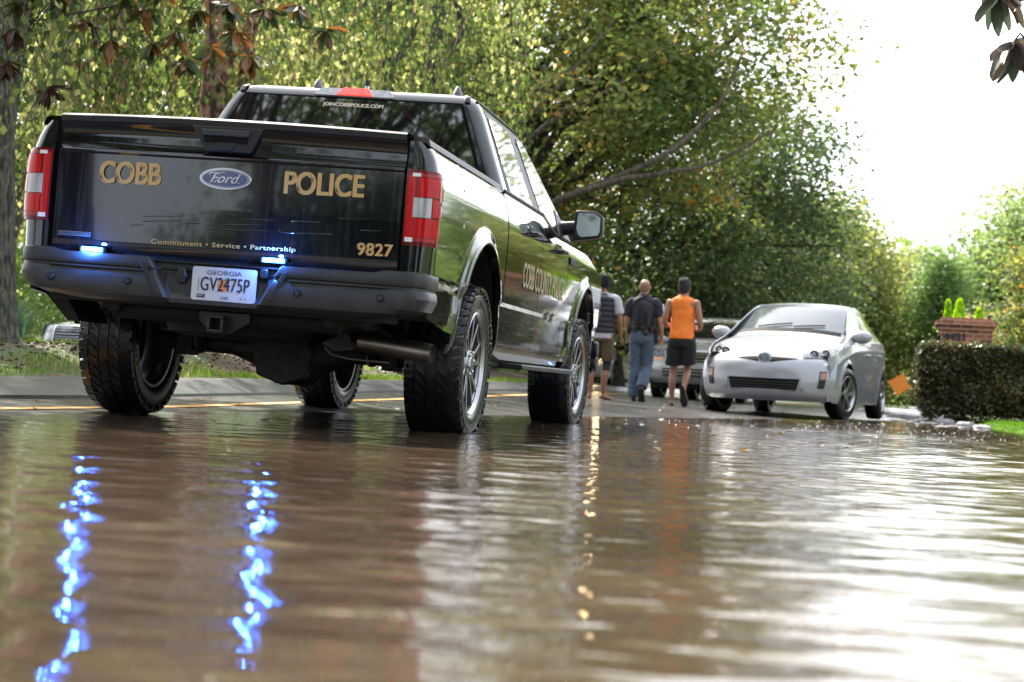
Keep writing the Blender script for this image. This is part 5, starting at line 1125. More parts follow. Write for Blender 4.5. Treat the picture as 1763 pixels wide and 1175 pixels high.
def tree(name, base, top, r0, crown, K, leafargs, lm, bm_, label, group=None, limbs=14, kids=2, cat='tree', lean=(0, 0), trunkpts=None, crown_name='crown'):
    o = empty(name, base, (0, 0, 0), label, cat, group); b = np.array(base)
    mb = MB(); tp = trunkpts or wob((0, 0, -.25), (lean[0], lean[1], top), 8, .10)
    rs = [r0 * (1.35 if i == 0 else 1.0 - .72 * i / 7) for i in range(len(tp))]
    mb.tube(tp, rs, 14); tr = mb.build('trunk', bm_, o, smooth=80)
    Kl = K - b; sel = G.choice(len(Kl), min(limbs, len(Kl)), replace=False)
    for s_ in sel:
        e = Kl[s_]; f = G.uniform(.35, .95); i = min(int(f * (len(tp) - 1)), len(tp) - 2); st = np.array(tp[i]); 
        if e[2] < st[2] - 1: st = np.array(tp[max(1, i - 3)])
        mid = (st + e) / 2 + np.array([0, 0, .35 + .1 * G.random()]) ; q = wob(tuple(st), tuple(mid), 4, .12)[:-1] + wob(tuple(mid), tuple(e), 5, .15)
        l_ = MB(); rr0 = rs[i] * .48; l_.tube(q, [rr0 * (1 - .85 * k / (len(q) - 1)) + .008 for k in range(len(q))], 7)
        # side twigs reach other clumps nearby
        d = np.linalg.norm(Kl - e, axis=1); near = np.argsort(d)[1:1 + kids * 2]
        for k in near:
            m_ = np.array(q[len(q) // 2 + int(G.integers(0, 2))]); l_.tube(wob(tuple(m_), tuple(Kl[k]), 5, .10), [rr0 * .28, rr0 * .2, rr0 * .14, .010, .006], 5)
        l_.build('limb', bm_, tr, smooth=80)
    C, A, N, L, Wd, tone = leaves_for(Kl, *leafargs)
    leaf_obj(crown_name, C, A, N, L, Wd, tone, lm, o); return o
OAK_LIMBS = [[(-3.92, 21.44, 4.11), (-3.31, 21.84, 4.74), (-2.69, 22.25, 5.28), (-1.85, 22.69, 5.79), (-1.01, 23.13, 6.62)], [(-1.74, 21.84, 3.92), (-0.79, 22.31, 4.11), (-0.03, 22.75, 4.4), (1.03, 23.23, 5.11)], [(-3.46, 21.51, 4.84), (-2.86, 21.9, 5.63), (-2.34, 22.28, 6.42), (-2.01, 22.63, 7.02)], [(-1.16, 21.94, 4.26), (-0.52, 22.35, 4.74), (0.11, 22.75, 5.63), (0.36, 23.08, 6.42)], [(0.09, 22.19, 3.02), (0.52, 22.56, 3.78), (1.19, 22.98, 4.26), (1.77, 23.38, 4.43)], [(-2.91, 21.64, 3.56), (-1.98, 22.1, 3.95), (-0.91, 22.61, 3.74), (-0.03, 23.07, 3.77)]]
M_bkl = bark('bark_limb', (.05, .038, .028), (.14, .11, .08))
LM_oak = leaf_mat('leaf_oak', [(0, (.040, .065, .022)), (.35, (.10, .14, .040)), (.70, (.19, .21, .06)), (.86, (.32, .24, .07)), (1, (.46, .22, .06))], .52)
LM_birch = leaf_mat('leaf_birch', [(0, (.035, .060, .018)), (.45, (.095, .13, .036)), (.8, (.21, .23, .075)), (1, (.46, .43, .20))], .55)  # sun flecks and shade put into the dark to cream leaf colours
LM_dark = leaf_mat('leaf_dark', [(0, (.030, .058, .026)), (.6, (.085, .125, .046)), (.9, (.17, .20, .06)), (1, (.32, .20, .06))], .40)
LM_mid = leaf_mat('leaf_mid', [(0, (.06, .11, .03)), (.6, (.13, .20, .05)), (1, (.28, .32, .08))], .5)
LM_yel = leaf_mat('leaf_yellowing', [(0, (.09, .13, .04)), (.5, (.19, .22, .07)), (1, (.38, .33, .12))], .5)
LM_hazed = leaf_mat('leaf_hazed', [(0, (.09, .15, .05)), (.6, (.20, .27, .10)), (1, (.38, .40, .16))], .5)  # distance haze and overexposure put into paler leaf colours
LM_lime = leaf_mat('leaf_lime', [(0, (.22, .38, .03)), (1, (.46, .60, .06))], .5)
LM_mag = leaf_mat('leaf_magnolia', [(0, (.025, .055, .020)), (.55, (.075, .10, .035)), (.66, (.13, .070, .028)), (1, (.26, .12, .045))], .22, .25)
LM_magr = leaf_mat('leaf_magnolia_underside', [(0, (.060, .045, .038)), (.6, (.095, .068, .052)), (1, (.06, .09, .055))], .25, .35)
# --- big grey trunk on the median ---
gz = .40
K = clumps_in(70, (-6.6, 6.4, 8.2), (4.0, 4.0, 2.6)); o = tree('large_oak', (-5.22, 7.0, gz), 8.5, .41, None, K, (170, .5, .13, .5), LM_oak, M_bk, 'thick grey furrowed trunk rising at the left edge of the photo', limbs=10,
    trunkpts=[(0, 0, -.2), (.0, 0, .05), (.0, 0, .35), (-.01, 0, 1.0), (-.03, .0, 2.0), (-.06, 0, 3.2), (-.1, 0, 5), (-.2, .1, 8.0)])
# --- weeping birches behind the truck ---
def weeping(name, base, h, label, box, nstr, bm_, n2, trunk_r, zlow, lean=(0, 0)):
    o = empty(name, base, (0, 0, 0), label, 'tree', 'weeping birches along the median'); b = np.array(base)
    mb = MB(); tp = wob((0, 0, -.2), (lean[0], lean[1], h), 9, .10); mb.tube(tp, [trunk_r * (1.25 if i == 0 else 1 - .6 * i / 8) for i in range(9)], 14); tr = mb.build('trunk', bm_, o, smooth=80)
    for k in range(3):      # secondary stems
        mb = MB(); mb.tube(wob(tp[1], (lean[0] + G.normal() * .9, G.normal() * .6, h * .95), 8, .15), [trunk_r * .6 * (1 - .6 * i / 7) for i in range(8)], 10); mb.build('limb', bm_, tr, smooth=80)
    Cs, As = [], []; T_ = []
    tw = MB()
    for s_ in range(nstr):
        x, y = G.uniform(*box[0]), G.uniform(*box[1]); z1 = G.uniform(h * .45, h * 1.05); z0 = max(zlow - .3 + G.random() * 1.6, z1 - G.uniform(1.4, 3.6)); n = int((z1 - z0) / .034 * n2)
        if n < 4: continue
        t = G.random(n); ph = G.random() * 6; sw = .05 + .28 * G.random(); tilt = G.normal() * .16
        c = np.stack([x + tilt * t * (z1 - z0) + sw * np.sin(t * 4 + ph) + G.normal(size=n) * .085, y + sw * np.cos(t * 3 + ph) + G.normal(size=n) * .075, z0 + (z1 - z0) * t], 1); Cs.append(c - b); T_.append(np.clip(.5 + .28 * math.sin(x * 1.9 + 1) * math.cos(y * 1.3) + .18 * np.sin(c[:, 2] * 2.3 + x * 2) + G.normal() * .16 + (G.random(n) - .5) * .75, 0, 1))  # tone waves paint lighter and darker clusters for depth
        if s_ % 2 == 0: tw.tube([(x + tilt * q * (z1 - z0) + sw * math.sin(q * 4 + ph) - b[0], y + sw * math.cos(q * 3 + ph) - b[1], z0 + (z1 - z0) * q - b[2]) for q in (0, .35, .7, 1)], [.003, .005, .007, .009], 4)
    tw.build('twigs', bm_, tr, smooth=0)['kind'] = 'stuff'
    C = np.concatenate(Cs); tone = np.concatenate(T_); n = len(C)
    A = rdir(n) * .6; A[:, 2] -= 1.0; N = rdir(n, 0, .5)
    leaf_obj('crown', C, A, N, .075 * (1 + .35 * (G.random(n) * 2 - 1)), .72, tone, LM_birch, o); return o
weeping('weeping_birch', (-4.05, 9.6, .38), 7.2, 'weeping birch with pale peeling bark behind the tailgate, its leaves hanging', ((-6.4, -2.0), (8.6, 12.4)), 230, M_bkb, 1.0, .20, 1.7, (.1, 0))
weeping('weeping_birch', (-5.9, 11.2, .30), 7.5, 'weeping birch with reddish stem left of the truck', ((-9.2, -5.2), (9.6, 13.5)), 230, M_bkb, 1.0, .15, 1.2, (.2, 0))
weeping('weeping_birch', (-2.9, 14.6, .38), 8.0, 'weeping birch hanging over the cab roof of the truck', ((-4.9, -1.6), (12.4, 16.4)), 200, M_bk, 1.0, .14, 2.6, (.2, 0))
weeping('weeping_birch', (-9.8, 16.5, .1), 9.0, 'farthest weeping birch at the left edge, beyond the thick grey trunk', ((-13.5, -6.5), (14.5, 18.5)), 230, M_bk, .8, .2, .9, (0, 0))
weeping('weeping_birch', (-6.3, 3.9, .30), 6.0, 'weeping birch out of frame whose pale leaves hang over the thick grey trunk', ((-5.3, -3.25), (4.3, 6.0)), 60, M_bk, .55, .12, 1.75, (.4, 0))
# --- the big oak spreading over the road ahead ---
Kc = np.concatenate([clumps_in(170, (-3.6, 27.5, 6.6), (5.6, 5.2, 4.2), .30), clumps_in(80, (-.6, 29.0, 8.0), (3.6, 4.0, 3.4), .3), clumps_in(60, (-6.0, 27, 3.2), (4.5, 4, 2.0), .3)])
tree('spreading_oak', (-4.6, 27.5, .32), 9.0, .42, None, Kc, (210, .46, .155, .55, .15, .62), LM_oak, M_bkd, 'large spreading oak with long dark limbs and turning leaves in the middle', limbs=34, kids=3)
Kc = np.concatenate([clumps_in(110, (-2.0, 34.0, 4.2), (4.2, 4.0, 3.2), .3), clumps_in(60, (.8, 36, 4.6), (2.6, 3, 3.8), .3)])
_oak = bpy.data.objects['spreading_oak']; _tr = [c for c in _oak.children if c.name.startswith('trunk')][0]
for q in OAK_LIMBS[:4]:
    b = Vector((-4.6, 27.5, .32)); mb = MB(); P_ = [Vector((-.1, -.2, 2.6)), (Vector((-.1, -.2, 3.0)) + Vector(q[0]) - b) / 2 + Vector((0, 0, -.2))] + [Vector(p) - b + Vector((.35, 1.9, .14)) for p in q]
    S_ = []
    for i in range(len(P_) - 1):
        for k in range(4): S_.append(P_[i].lerp(P_[i + 1], k / 4) + Vector((random.uniform(-.04, .04), 0, random.uniform(-.05, .05))))
    S_.append(P_[-1])
    for _ in range(1): S_ = [S_[0]] + [S_[i - 1] * .25 + S_[i] * .5 + S_[i + 1] * .25 for i in range(1, len(S_) - 1)] + [S_[-1]]
    mb.tube([tuple(p) for p in S_], [.07 * (1 - .85 * i / (len(S_) - 1)) + .012 for i in range(len(S_))], 8); mb.build('limb', M_bkl, _tr, smooth=80)
tree('dense_tree', (-2.6, 35.0, .3), 6.5, .25, None, Kc, (250, .48, .15, .55, .1, .5), LM_dark, M_bkd, 'dense dark evergreen tree behind the three walkers', limbs=16)
Kc = clumps_in(90, (.9, 43.5, 3.6), (2.5, 3.5, 3.2), .3)
tree('dense_tree', (.6, 44.5, .3), 5.5, .22, None, Kc, (220, .5, .17, .55, .1, .5), LM_oak, M_bkd, 'rounded brownish green tree right of the oak, above the silver hatchback', limbs=10)
Kc = clumps_in(130, (-9.5, 30.0, 8.0), (6.0, 5.0, 6.0), .2)
tree('background_tree', (-9.5, 30, .2), 12, .35, None, Kc, (230, .65, .17, .55), LM_mid, M_bk, 'tall leafy tree filling the gap behind the left birches', limbs=12)
Kc = clumps_in(130, (-17, 38.0, 8.5), (8.0, 5.0, 8.0), .2)
tree('background_tree', (-17, 38, .5), 13, .4, None, Kc, (230, .8, .22, .55), LM_mid, M_bk, 'tall tree far beyond the median at the left', limbs=12)
Kc = clumps_in(120, (-10, 47.0, 9.0), (8.0, 5.0, 8.5), .2)
tree('background_tree', (-10, 47, .5), 13, .4, None, Kc, (230, .8, .22, .55), LM_mid, M_bk, 'tall tree beyond the oak, showing as bright leaves through its crown', limbs=10)
# --- yellowing trees at the end of the road ---
Kc = np.concatenate([clumps_in(70, (2.5, 60, 5.2), (1.5, 3.0, 2.4), .25), clumps_in(50, (3.3, 62, 3.4), (1.7, 3, 2.4), .25)])
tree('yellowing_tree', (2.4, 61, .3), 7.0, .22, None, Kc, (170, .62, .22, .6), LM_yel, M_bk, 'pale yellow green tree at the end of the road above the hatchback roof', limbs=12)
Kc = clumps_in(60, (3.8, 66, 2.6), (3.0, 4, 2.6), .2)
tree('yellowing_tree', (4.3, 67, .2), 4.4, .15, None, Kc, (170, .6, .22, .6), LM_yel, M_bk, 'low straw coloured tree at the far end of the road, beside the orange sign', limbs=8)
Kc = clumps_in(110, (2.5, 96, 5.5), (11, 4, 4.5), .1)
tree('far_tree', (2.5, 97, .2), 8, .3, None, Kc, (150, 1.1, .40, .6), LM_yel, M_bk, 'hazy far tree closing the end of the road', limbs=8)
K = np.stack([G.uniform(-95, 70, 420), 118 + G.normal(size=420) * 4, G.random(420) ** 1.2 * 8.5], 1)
o = leaf_obj('distant_woods', *leaves_for(K, 90, 1.6, 1.3, .7), LM_hazed, None); tag(o, 'pale hazy wood far beyond the end of the road', 'woods', kind='stuff')
K = np.stack([G.uniform(-60, -24, 160), 56 + G.normal(size=160) * 3, G.random(160) * 6], 1)
o = leaf_obj('woodland_edge', *leaves_for(K, 110, 1.2, .6, .7), LM_mid, None); tag(o, 'leafy woodland edge beyond the opposite road at the left', 'woods', kind='stuff')
# --- right hand side ---
Kc = np.concatenate([clumps_in(110, (11.2, 68, 5.6), (3.5, 3.5, 5.0), .25), clumps_in(60, (8.2, 67, 4.3), (2.0, 3, 3.4), .25), clumps_in(60, (14.5, 68, 6), (4, 3, 6), .25)])
tree('tall_broadleaf', (11.3, 68, .6), 8, .4, None, Kc, (230, .75, .24, .58), LM_hazed, M_bk, 'tallest sunlit broadleaf tree on the right, behind the brick pillar', limbs=14)
Kc = clumps_in(80, (6.5, 62, 3.6), (1.15, 1.6, 3.2), .3)
tree('conifer', (6.5, 62, .4), 5.6, .2, None, Kc, (260, .38, .15, .4), leaf_mat('leaf_conifer', [(0, (.06, .12, .035)), (1, (.17, .25, .08))], .5), M_bkd, 'narrow bright green conifer at the left end of the right hand trees', limbs=10)
Kc = clumps_in(60, (8.6, 42.5, 3.4), (1.5, 2, 1.7), .3)
tree('small_tree', (8.9, 42.5, .4), 4, .16, None, Kc, (200, .42, .14, .55), LM_oak, M_bkd, 'small darker tree at the right edge with a few orange leaves', limbs=8)
Kc = clumps_in(50, (7.2, 45, 1.9), (1.8, 2, 1.2), .3)
tree('flowering_shrub', (7.2, 45, .3), 1.8, .08, None, Kc, (150, .36, .11, .6), leaf_mat('leaf_blush', [(0, (.12, .17, .04)), (.55, (.30, .30, .12)), (.8, (.50, .30, .16)), (1, (.55, .12, .09))], .4), M_bkd, 'pale flowering shrub behind the brick pillar', limbs=6, cat='shrub')
for x, y, z, h, r, lb in ((4.97, 29.6, 1.15, 1.30, .12, 'leftmost of the three lime green cone shrubs above the brick pillar'), (5.22, 29.9, 1.15, 1.34, .19, 'tallest lime green cone shrub, in the middle above the brick pillar'), (5.62, 29.8, 1.15, 1.16, .16, 'rightmost lime green cone shrub above the brick pillar')):
    n = 2600; t = G.random(n) ** 1.3; a = G.random(n) * 6.283; rr = r * 1.3 * (1 - t) ** .42 * (.75 + .3 * G.random(n)); b0 = .30
    C = np.stack([rr * np.cos(a), rr * np.sin(a), .1 + t * (h + .85 - .1)], 1); A = np.stack([np.cos(a) * .35, np.sin(a) * .35, np.ones(n)], 1) + G.normal(size=(n, 3)) * .25
    o = empty('cone_shrub', (x, y, b0), (0, 0, 0), lb, 'shrub', 'lime green cone shrubs behind the pillar'); mb = MB(); mb.tube([(0, 0, -.1), (0, 0, h + .5)], [.03, .01], 8); mb.build('stem', M_bkd, o)
    leaf_obj('foliage', C, A, rdir(n), .075 * (1 + .3 * G.random(n)), .4, G.random(n), LM_lime, o)
# trees over and behind the camera: shade the tail of the truck, show up in its paint and windows
for i, (x, y, h, rx, lb) in enumerate(((-6.5, -22, 19, 6, 'broad dark tree behind the camera on the median side'), (1.5, -26, 20, 6, 'tall dark tree behind the camera straight down the road'), (8.5, -19, 15, 5.0, 'dark tree behind the camera on the lawn side'), (-8.5, -9, 8, 4.5, 'dark tree on the median beside the camera'), (14, -34, 11, 7, 'farthest dark tree behind the camera'))):
    Kc = clumps_in(150, (x, y, h * .62), (rx, 4.5, h * .46), .25)
    tree('shade_tree', (x, y, 0), h * .9, .3, None, Kc, (100, .62, .24, .6), LM_dark, M_bkd, lb, 'trees standing behind the camera', limbs=14)
Kc = np.concatenate([clumps_in(200, (-2.0, -9.5, 14), (12, 7.0, 3.8), .1)])
tree('canopy_tree', (-6.8, -13, .2), 13, .42, None, Kc, (210, .42, .13, .55), LM_dark, M_bkd, 'wide oak arching over the road above the camera', limbs=40, kids=4)
for x, y, rx, lb in ((-7, -30, 5, 'dark shrubbery added unseen behind the camera on the median'), (3, -36, 6, 'dark shrubbery added unseen across the road behind the camera'), (12, -28, 5, 'dark shrubbery added unseen behind the camera on the lawn')):  # unseen foliage added to darken what the tailgate reflects
    o = empty('backdrop', (x, y, 0), (0, 0, 0), lb, 'shrub', 'shrubbery added behind the camera for reflections'); K = clumps_in(70, (0, 0, 2.2), (rx, 2, 3.2), .1)
    leaf_obj('foliage', *leaves_for(K, 160, .7, .30, .6), LM_dark, o); mb = MB(); [mb.tube([(0, 0, -.1), tuple(k)], [.05, .01], 5) for k in K[:10]]; mb.build('stems', M_bkd, o)
for x, y, h, rx, lb in ((12.5, 19, 6.0, 3.2, 'broad green tree on the lawn right of the hedge'), (14, 32, 7.0, 3.6, 'broad green tree on the lawn beyond the brick pillar'), (15, 6, 3.4, 3.0, 'low green tree on the lawn right of the flooded road')):
    Kc = clumps_in(80, (x, y, h * .55), (rx, 3.2, h * .42), .25)
    tree('lawn_tree', (x, y, .2), h * .9, .2, None, Kc, (170, .5, .18, .6), LM_mid, M_bk, lb, 'trees on the lawn outside the right edge', limbs=8)
# --- magnolia sprays overhead ---
def magnolia(base, tip, spots, label, lm, n_leaf=9, L=.15, dead=()):
    o = empty('magnolia_branch', base, (0, 0, 0), label, 'branch'); b = Vector(base)
    mb = MB(); mb.tube([tuple(Vector(p) - b) for p in tip], [.016 * (1 - .6 * i / (len(tip) - 1)) for i in range(len(tip))], 8)
    for c in spots:
        j = min(tip, key=lambda p: (Vector(p) - Vector(c)).length); q = Vector(j).lerp(Vector(c), .5) + Vector((0, 0, .04)); mb.tube([tuple(Vector(j) - b), tuple(q - b), tuple(Vector(c) - b)], [.008, .006, .004], 6)
    mb.build('twig', M_bkd, o, smooth=60)
    for ci, c in enumerate(spots):
        mb = MB(); c = Vector(c) - b
        for k in range(n_leaf):
            a = 2 * math.pi * k / n_leaf + random.uniform(-.3, .3); el = random.uniform(-1.45, .15); d = Vector((math.cos(a) * math.cos(el), math.sin(a) * math.cos(el), math.sin(el))); l = L * random.uniform(.75, 1.15); w_ = l * random.uniform(.17, .22)
            s_ = d.cross(Vector((0, 0, 1)) + Vector((random.uniform(-.6, .6), random.uniform(-.6, .6), 0))).normalized(); nn = s_.cross(d); st = c + d * .015; bend = random.uniform(-.35, .25) * l
            def P(u, v): return tuple(st + d * l * u + nn * (bend * u * u + abs(v) * w_ * .35) + s_ * v * w_ * math.sin(math.pi * min(1, u * .94 + .04)) ** .75)
            mb.grid(lambda u, v: P(u, v), lin(0, 1, 9), [-1, -.5, 0, .5, 1])
        me = mb.mesh('leaf_cluster'); at = me.attributes.new('tone', 'FLOAT', 'FACE')
        tn = []; 
        for k in range(n_leaf): tn += [(.95 if ci in dead else random.random())] * 32
        at.data.foreach_set('value', tn); link_mesh('leaf_cluster', me, lm if ci not in dead else mat('dead_leaf', (.07, .025, .015), .7), o, 60)
    return o
random.seed(21)
# right: three hanging leaf groups close to the camera (all leave the frame at the right edge)
magnolia((3.95, -.2, 2.5), [(4.4, .2, 2.6), (3.9, -.2, 2.35), (3.62, -.32, 2.18), (3.56, -.33, 2.16)], [(3.47, -.34, 2.20)], 'dark magnolia leaves hanging into the top right corner', LM_magr, 12, .22)
magnolia((4.1, -.2, 2.2), [(4.4, .2, 2.4), (3.85, -.25, 2.05), (3.68, -.33, 1.99), (3.60, -.34, 1.97)], [(3.54, -.34, 1.96)], 'dark magnolia leaves at the right edge just below the corner spray', LM_magr, 14, .20)
magnolia((3.9, -1.6, 1.5), [(4.2, -1.4, 1.6), (3.75, -1.7, 1.2), (3.62, -1.74, 1.12)], [(3.585, -1.745, 1.10)], 'single magnolia leaf tip at the right edge above the hedge', LM_magr, 5, .12)
# left: magnolia limb across the top left
magnolia((-2.4, 5.2, 4.6), [(-1.0, 5.6, 4.8), (-1.8, 5.4, 4.0), (-2.5, 5.3, 3.45), (-3.2, 5.2, 3.25), (-3.9, 5.0, 3.05)],
    [(-4.06, 5.0, 2.98), (-3.76, 5.03, 2.50), (-4.03, 4.97, 3.20), (-3.45, 5.08, 3.08), (-3.26, 5.1, 2.92), (-2.99, 5.16, 3.20), (-2.92, 5.2, 2.93), (-2.72, 5.2, 3.02), (-2.56, 5.24, 3.22), (-2.45, 5.3, 2.92), (-2.25, 5.3, 3.05), (-2.12, 5.32, 2.86), (-2.0, 5.34, 3.25), (-2.64, 5.23, 2.80), (-3.15, 5.1, 3.28), (-4.12, 5.0, 2.72), (-1.75, 5.4, 3.3), (-2.3, 5.3, 3.30), (-3.7, 5.1, 3.3), (-1.5, 5.4, 3.1), (-2.85, 5.2, 3.35), (-3.95, 5.0, 3.35)],
    'magnolia limb with brown backed leaves hanging across the top left', LM_mag, 15, .18, dead=(0, 1, 15))
# ---------------- hedge, pillar, rocks, grass, sign ----------------
def hz(x, y): return .10 + .05 * sst(4.4, 6, x)
o = empty('clipped_hedge', (6.5, 18.2, .12), (0, 0, 0), 'clipped box hedge with dark bronze green leaves in front of the brick pillar', 'hedge')
n = 46000; u = G.random((n, 3)); face = G.integers(0, 10, n); P_ = np.empty((n, 3)); hx, hy, hh = 2.55, .75, .98
P_[:, 0] = (u[:, 0] * 2 - 1) * hx; P_[:, 1] = (u[:, 1] * 2 - 1) * hy; P_[:, 2] = u[:, 2] * hh
f = face < 5; P_[f, 1] = -hy; f = (face >= 5) & (face < 8); P_[f, 2] = hh; f = face == 8; P_[f, 0] = -hx; f = face == 9; P_[f, 1] = hy
lump = .06 * np.sin(P_[:, 0] * 6) * np.sin(P_[:, 2] * 7 + P_[:, 0] * 3)[:]; P_[:, 1] -= np.where(P_[:, 1] < -hy + .01, lump + .10 * np.cos(P_[:, 2] / hh * 3.0 - .6) - .04, 0)
P_ += G.normal(size=(n, 3)) * .035
P_[:, 0] = np.where(P_[:, 2] < .25, P_[:, 0] * (.93 + .28 * np.clip(P_[:, 2], 0, .25)), P_[:, 0])
P_[:, 0] += np.where((P_[:, 0] < -hx + .3), .14 * np.clip(P_[:, 2] - .75, 0, 1) * 1.2, 0)
bl = np.sin(P_[:, 0] * 4.2 + 1) * np.sin(P_[:, 2] * 5) * .25 + .5
leaf_obj('foliage', P_, rdir(n), rdir(n, .4), .055 * (1 + .4 * G.random(n)), .6, np.clip(bl * .5 + G.random(n) * .6, 0, 1), leaf_mat('leaf_hedge', [(0, (.016, .022, .010)), (.5, (.045, .055, .018)), (.8, (.11, .10, .035)), (1, (.22, .11, .06))], .25), o)
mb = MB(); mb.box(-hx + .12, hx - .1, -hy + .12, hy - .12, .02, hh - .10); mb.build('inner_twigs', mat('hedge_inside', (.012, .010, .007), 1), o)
# brick pillar
def brick_mat(nm='brick'):
    m = bpy.data.materials.new(nm); m.use_nodes = True; n_ = m.node_tree; b = n_.nodes['Principled BSDF']; b.inputs['Roughness'].default_value = .85
    tcx = n_.nodes.new('ShaderNodeTexCoord'); mpx = n_.nodes.new('ShaderNodeMapping'); mpx.inputs['Rotation'].default_value = (R(90), 0, 0); br = n_.nodes.new('ShaderNodeTexBrick')
    br.inputs['Scale'].default_value = 1; br.inputs['Brick Width'].default_value = .21; br.inputs['Row Height'].default_value = .075; br.inputs['Mortar Size'].default_value = .009
    br.inputs['Color1'].default_value = (.42, .13, .065, 1); br.inputs['Color2'].default_value = (.20, .065, .045, 1); br.inputs['Mortar'].default_value = (.36, .30, .24, 1)
    n_.links.new(tcx.outputs['Object'], mpx.inputs[0]); n_.links.new(mpx.outputs[0], br.inputs[0]); n_.links.new(br.outputs[0], b.inputs['Base Color'])
    bp = n_.nodes.new('ShaderNodeBump'); bp.inputs['Strength'].default_value = .5; bp.inputs['Distance'].default_value = .01; bp.invert = True; n_.links.new(br.outputs['Fac'], bp.inputs['Height']); n_.links.new(bp.outputs[0], b.inputs['Normal']); return m
M_br = brick_mat()
o = empty('brick_pillar', (4.86, 22.2, .12), (0, 0, R(2)), 'red brick pillar with stepped cap and house number above the hedge', 'pillar')
mb = MB(); mb.box(-.42, .42, -.25, .25, 0, 1.50); mb.build('shaft', M_br, o, smooth=0)
mb = MB(); mb.box(-.45, .45, -.28, .28, 1.40, 1.475); mb.build('cap_course', M_br, o, smooth=0, bevel=.004); mb = MB(); mb.box(-.49, .49, -.32, .32, 1.477, 1.555); mb.build('cap_course', M_br, o, smooth=0, bevel=.004); mb = MB(); mb.box(-.40, .40, -.24, .24, 1.557, 1.61); mb.build('cap_top', M_br, o, smooth=0, bevel=.004)
text('4431', 'house_number', mat('number_black', (.02, .02, .025), .5), o, mframe((-.385, -.2535, 1.235), FX, FZ), w=.36, h=.115, bold=.05, depth=.008)
mb = MB(); mb.box(-.452, -.428, -.2, .2, .9, 1.30); mb.build('letter_slot', M_grl, o)
# second small wall far along the kerb with red flowers
o = empty('stone_post', (7.0, 49, .15), (0, 0, 0), 'short pale stone post with red flowers at its foot far up the kerb', 'post')
mb = MB(); mb.box(-.38, .38, -.3, .3, -.1, .75); mb.build('shaft', mat('pale_stone', (.38, .33, .27), .9, noise=(4, (.25, .2, .16), .4, .7)), o, bevel=.02); mb = MB(); mb.box(-.43, .43, -.35, .35, .751, .86); mb.build('cap', M_br, o, bevel=.01)
o = empty('flower_bed', (6.55, 46, .16), (0, 0, 0), 'low bed of red and orange flowers beside the stone post', 'flower bed')
n = 3500; C = np.stack([G.normal(size=n) * .45, G.normal(size=n) * .4, .02 + G.random(n) * .22], 1); leaf_obj('blooms', C, rdir(n), rdir(n, 1), .06 * (1 + G.random(n)), .8, G.random(n), leaf_mat('petals', [(0, (.05, .12, .02)), (.35, (.08, .14, .03)), (.4, (.65, .04, .02)), (1, (.80, .16, .03))], .3), o)
# orange diamond road sign on a folding stand
o = empty('road_work_sign', (5.05, 60.5, road(5, 60) + .02), (0, 0, 0), 'orange diamond road work sign on a low stand, far behind the hatchback', 'road sign')
mb = MB(); Rm_ = Matrix.Rotation(R(12), 4, 'Y') @ Matrix.Rotation(R(45), 4, 'Y'); s2 = .30
mb.add([tuple(Matrix.Translation((0, 0, .95)) @ Rm_ @ Vector((a * s2, yv, b_ * s2))) for yv in (-.02, 0) for a, b_ in ((-1, -1), (1, -1), (1, 1), (-1, 1))], [(0, 1, 2, 3), (7, 6, 5, 4), (0, 4, 5, 1), (1, 5, 6, 2), (2, 6, 7, 3), (3, 7, 4, 0)])
mb.build('panel', mat('sign_orange', (.90, .26, .03), .5), o, smooth=0)
mb = MB(); mb.tube([(-.4, -.3, 0), (0, .05, .4), (0, .03, .9)], .02, 6); mb.tube([(.4, -.3, 0), (0, .05, .45)], .02, 6); mb.tube([(0, .5, 0), (0, .05, .45)], .02, 6); mb.build('stand', M_grl, o)
# broken kerb stones in the running gutter
random.seed(5)
M_rock = mat('wet_stone', (.17, .16, .155), .35, noise=(6, (.34, .33, .33), .35, .65), bump=(14, .6, .02))
lbs = ['flat pale stone', 'rounded grey stone', 'jagged wet stone', 'long grey slab', 'small dark stone', 'broad wet slab', 'wedge shaped stone', 'low brown stone']
spots = [(3.95, 22.5, .30, .10), (4.35, 20.6, .26, .12), (4.18, 24.5, .42, .10), (4.55, 18.6, .22, .12), (4.30, 17.2, .16, .08), (4.10, 27.5, .5, .12), (4.62, 22.0, .30, .16), (4.48, 15.6, .13, .06), (4.55, 13.9, .11, .05), (4.7, 25.4, .36, .18), (3.9, 31, .6, .12), (4.75, 29.5, .5, .2), (4.42, 19.4, .18, .09), (4.22, 19.0, .2, .06)]
plc = ['left of the hedge end', 'at the near foot of the hedge', 'beside the rear wheel of the hatchback', 'under the hedge corner', 'nearest the flood in the gutter', 'far up the gutter', 'against the hedge base', 'at the tip of the lawn', 'closest to the camera by the lawn tip', 'behind the hedge corner', 'farthest up the gutter', 'beside the kerb far back', 'in mid gutter by the hedge', 'half sunk in mid gutter']
for i, (x, y, r_, h_) in enumerate(spots):
    mb = MB(); nn = 14; rr = []
    for z, q in ((-.1, .9), (.0, 1), (h_ * .6, .93), (h_ * .95, .72), (h_ * 1.08, .35)):
        rr.append([(x_ * q, y_ * q, z + random.uniform(-.008, .008)) for x_, y_ in [(r_ * (1 + .22 * math.sin(3 * t + i)) * (1 + random.uniform(-.1, .1)) * math.cos(t), r_ * .8 * (1 + .2 * math.cos(2 * t + i)) * math.sin(t)) for t in [2 * math.pi * k / nn for k in range(nn)]]])
    mb.rings(rr); ob = mb.build('rock', M_rock, None, smooth=35); ob.location = (x, y, max(-.01, road(x, y))); tag(ob, lbs[i % 8] + ' ' + plc[i], 'rock', 'broken stones in the running gutter')
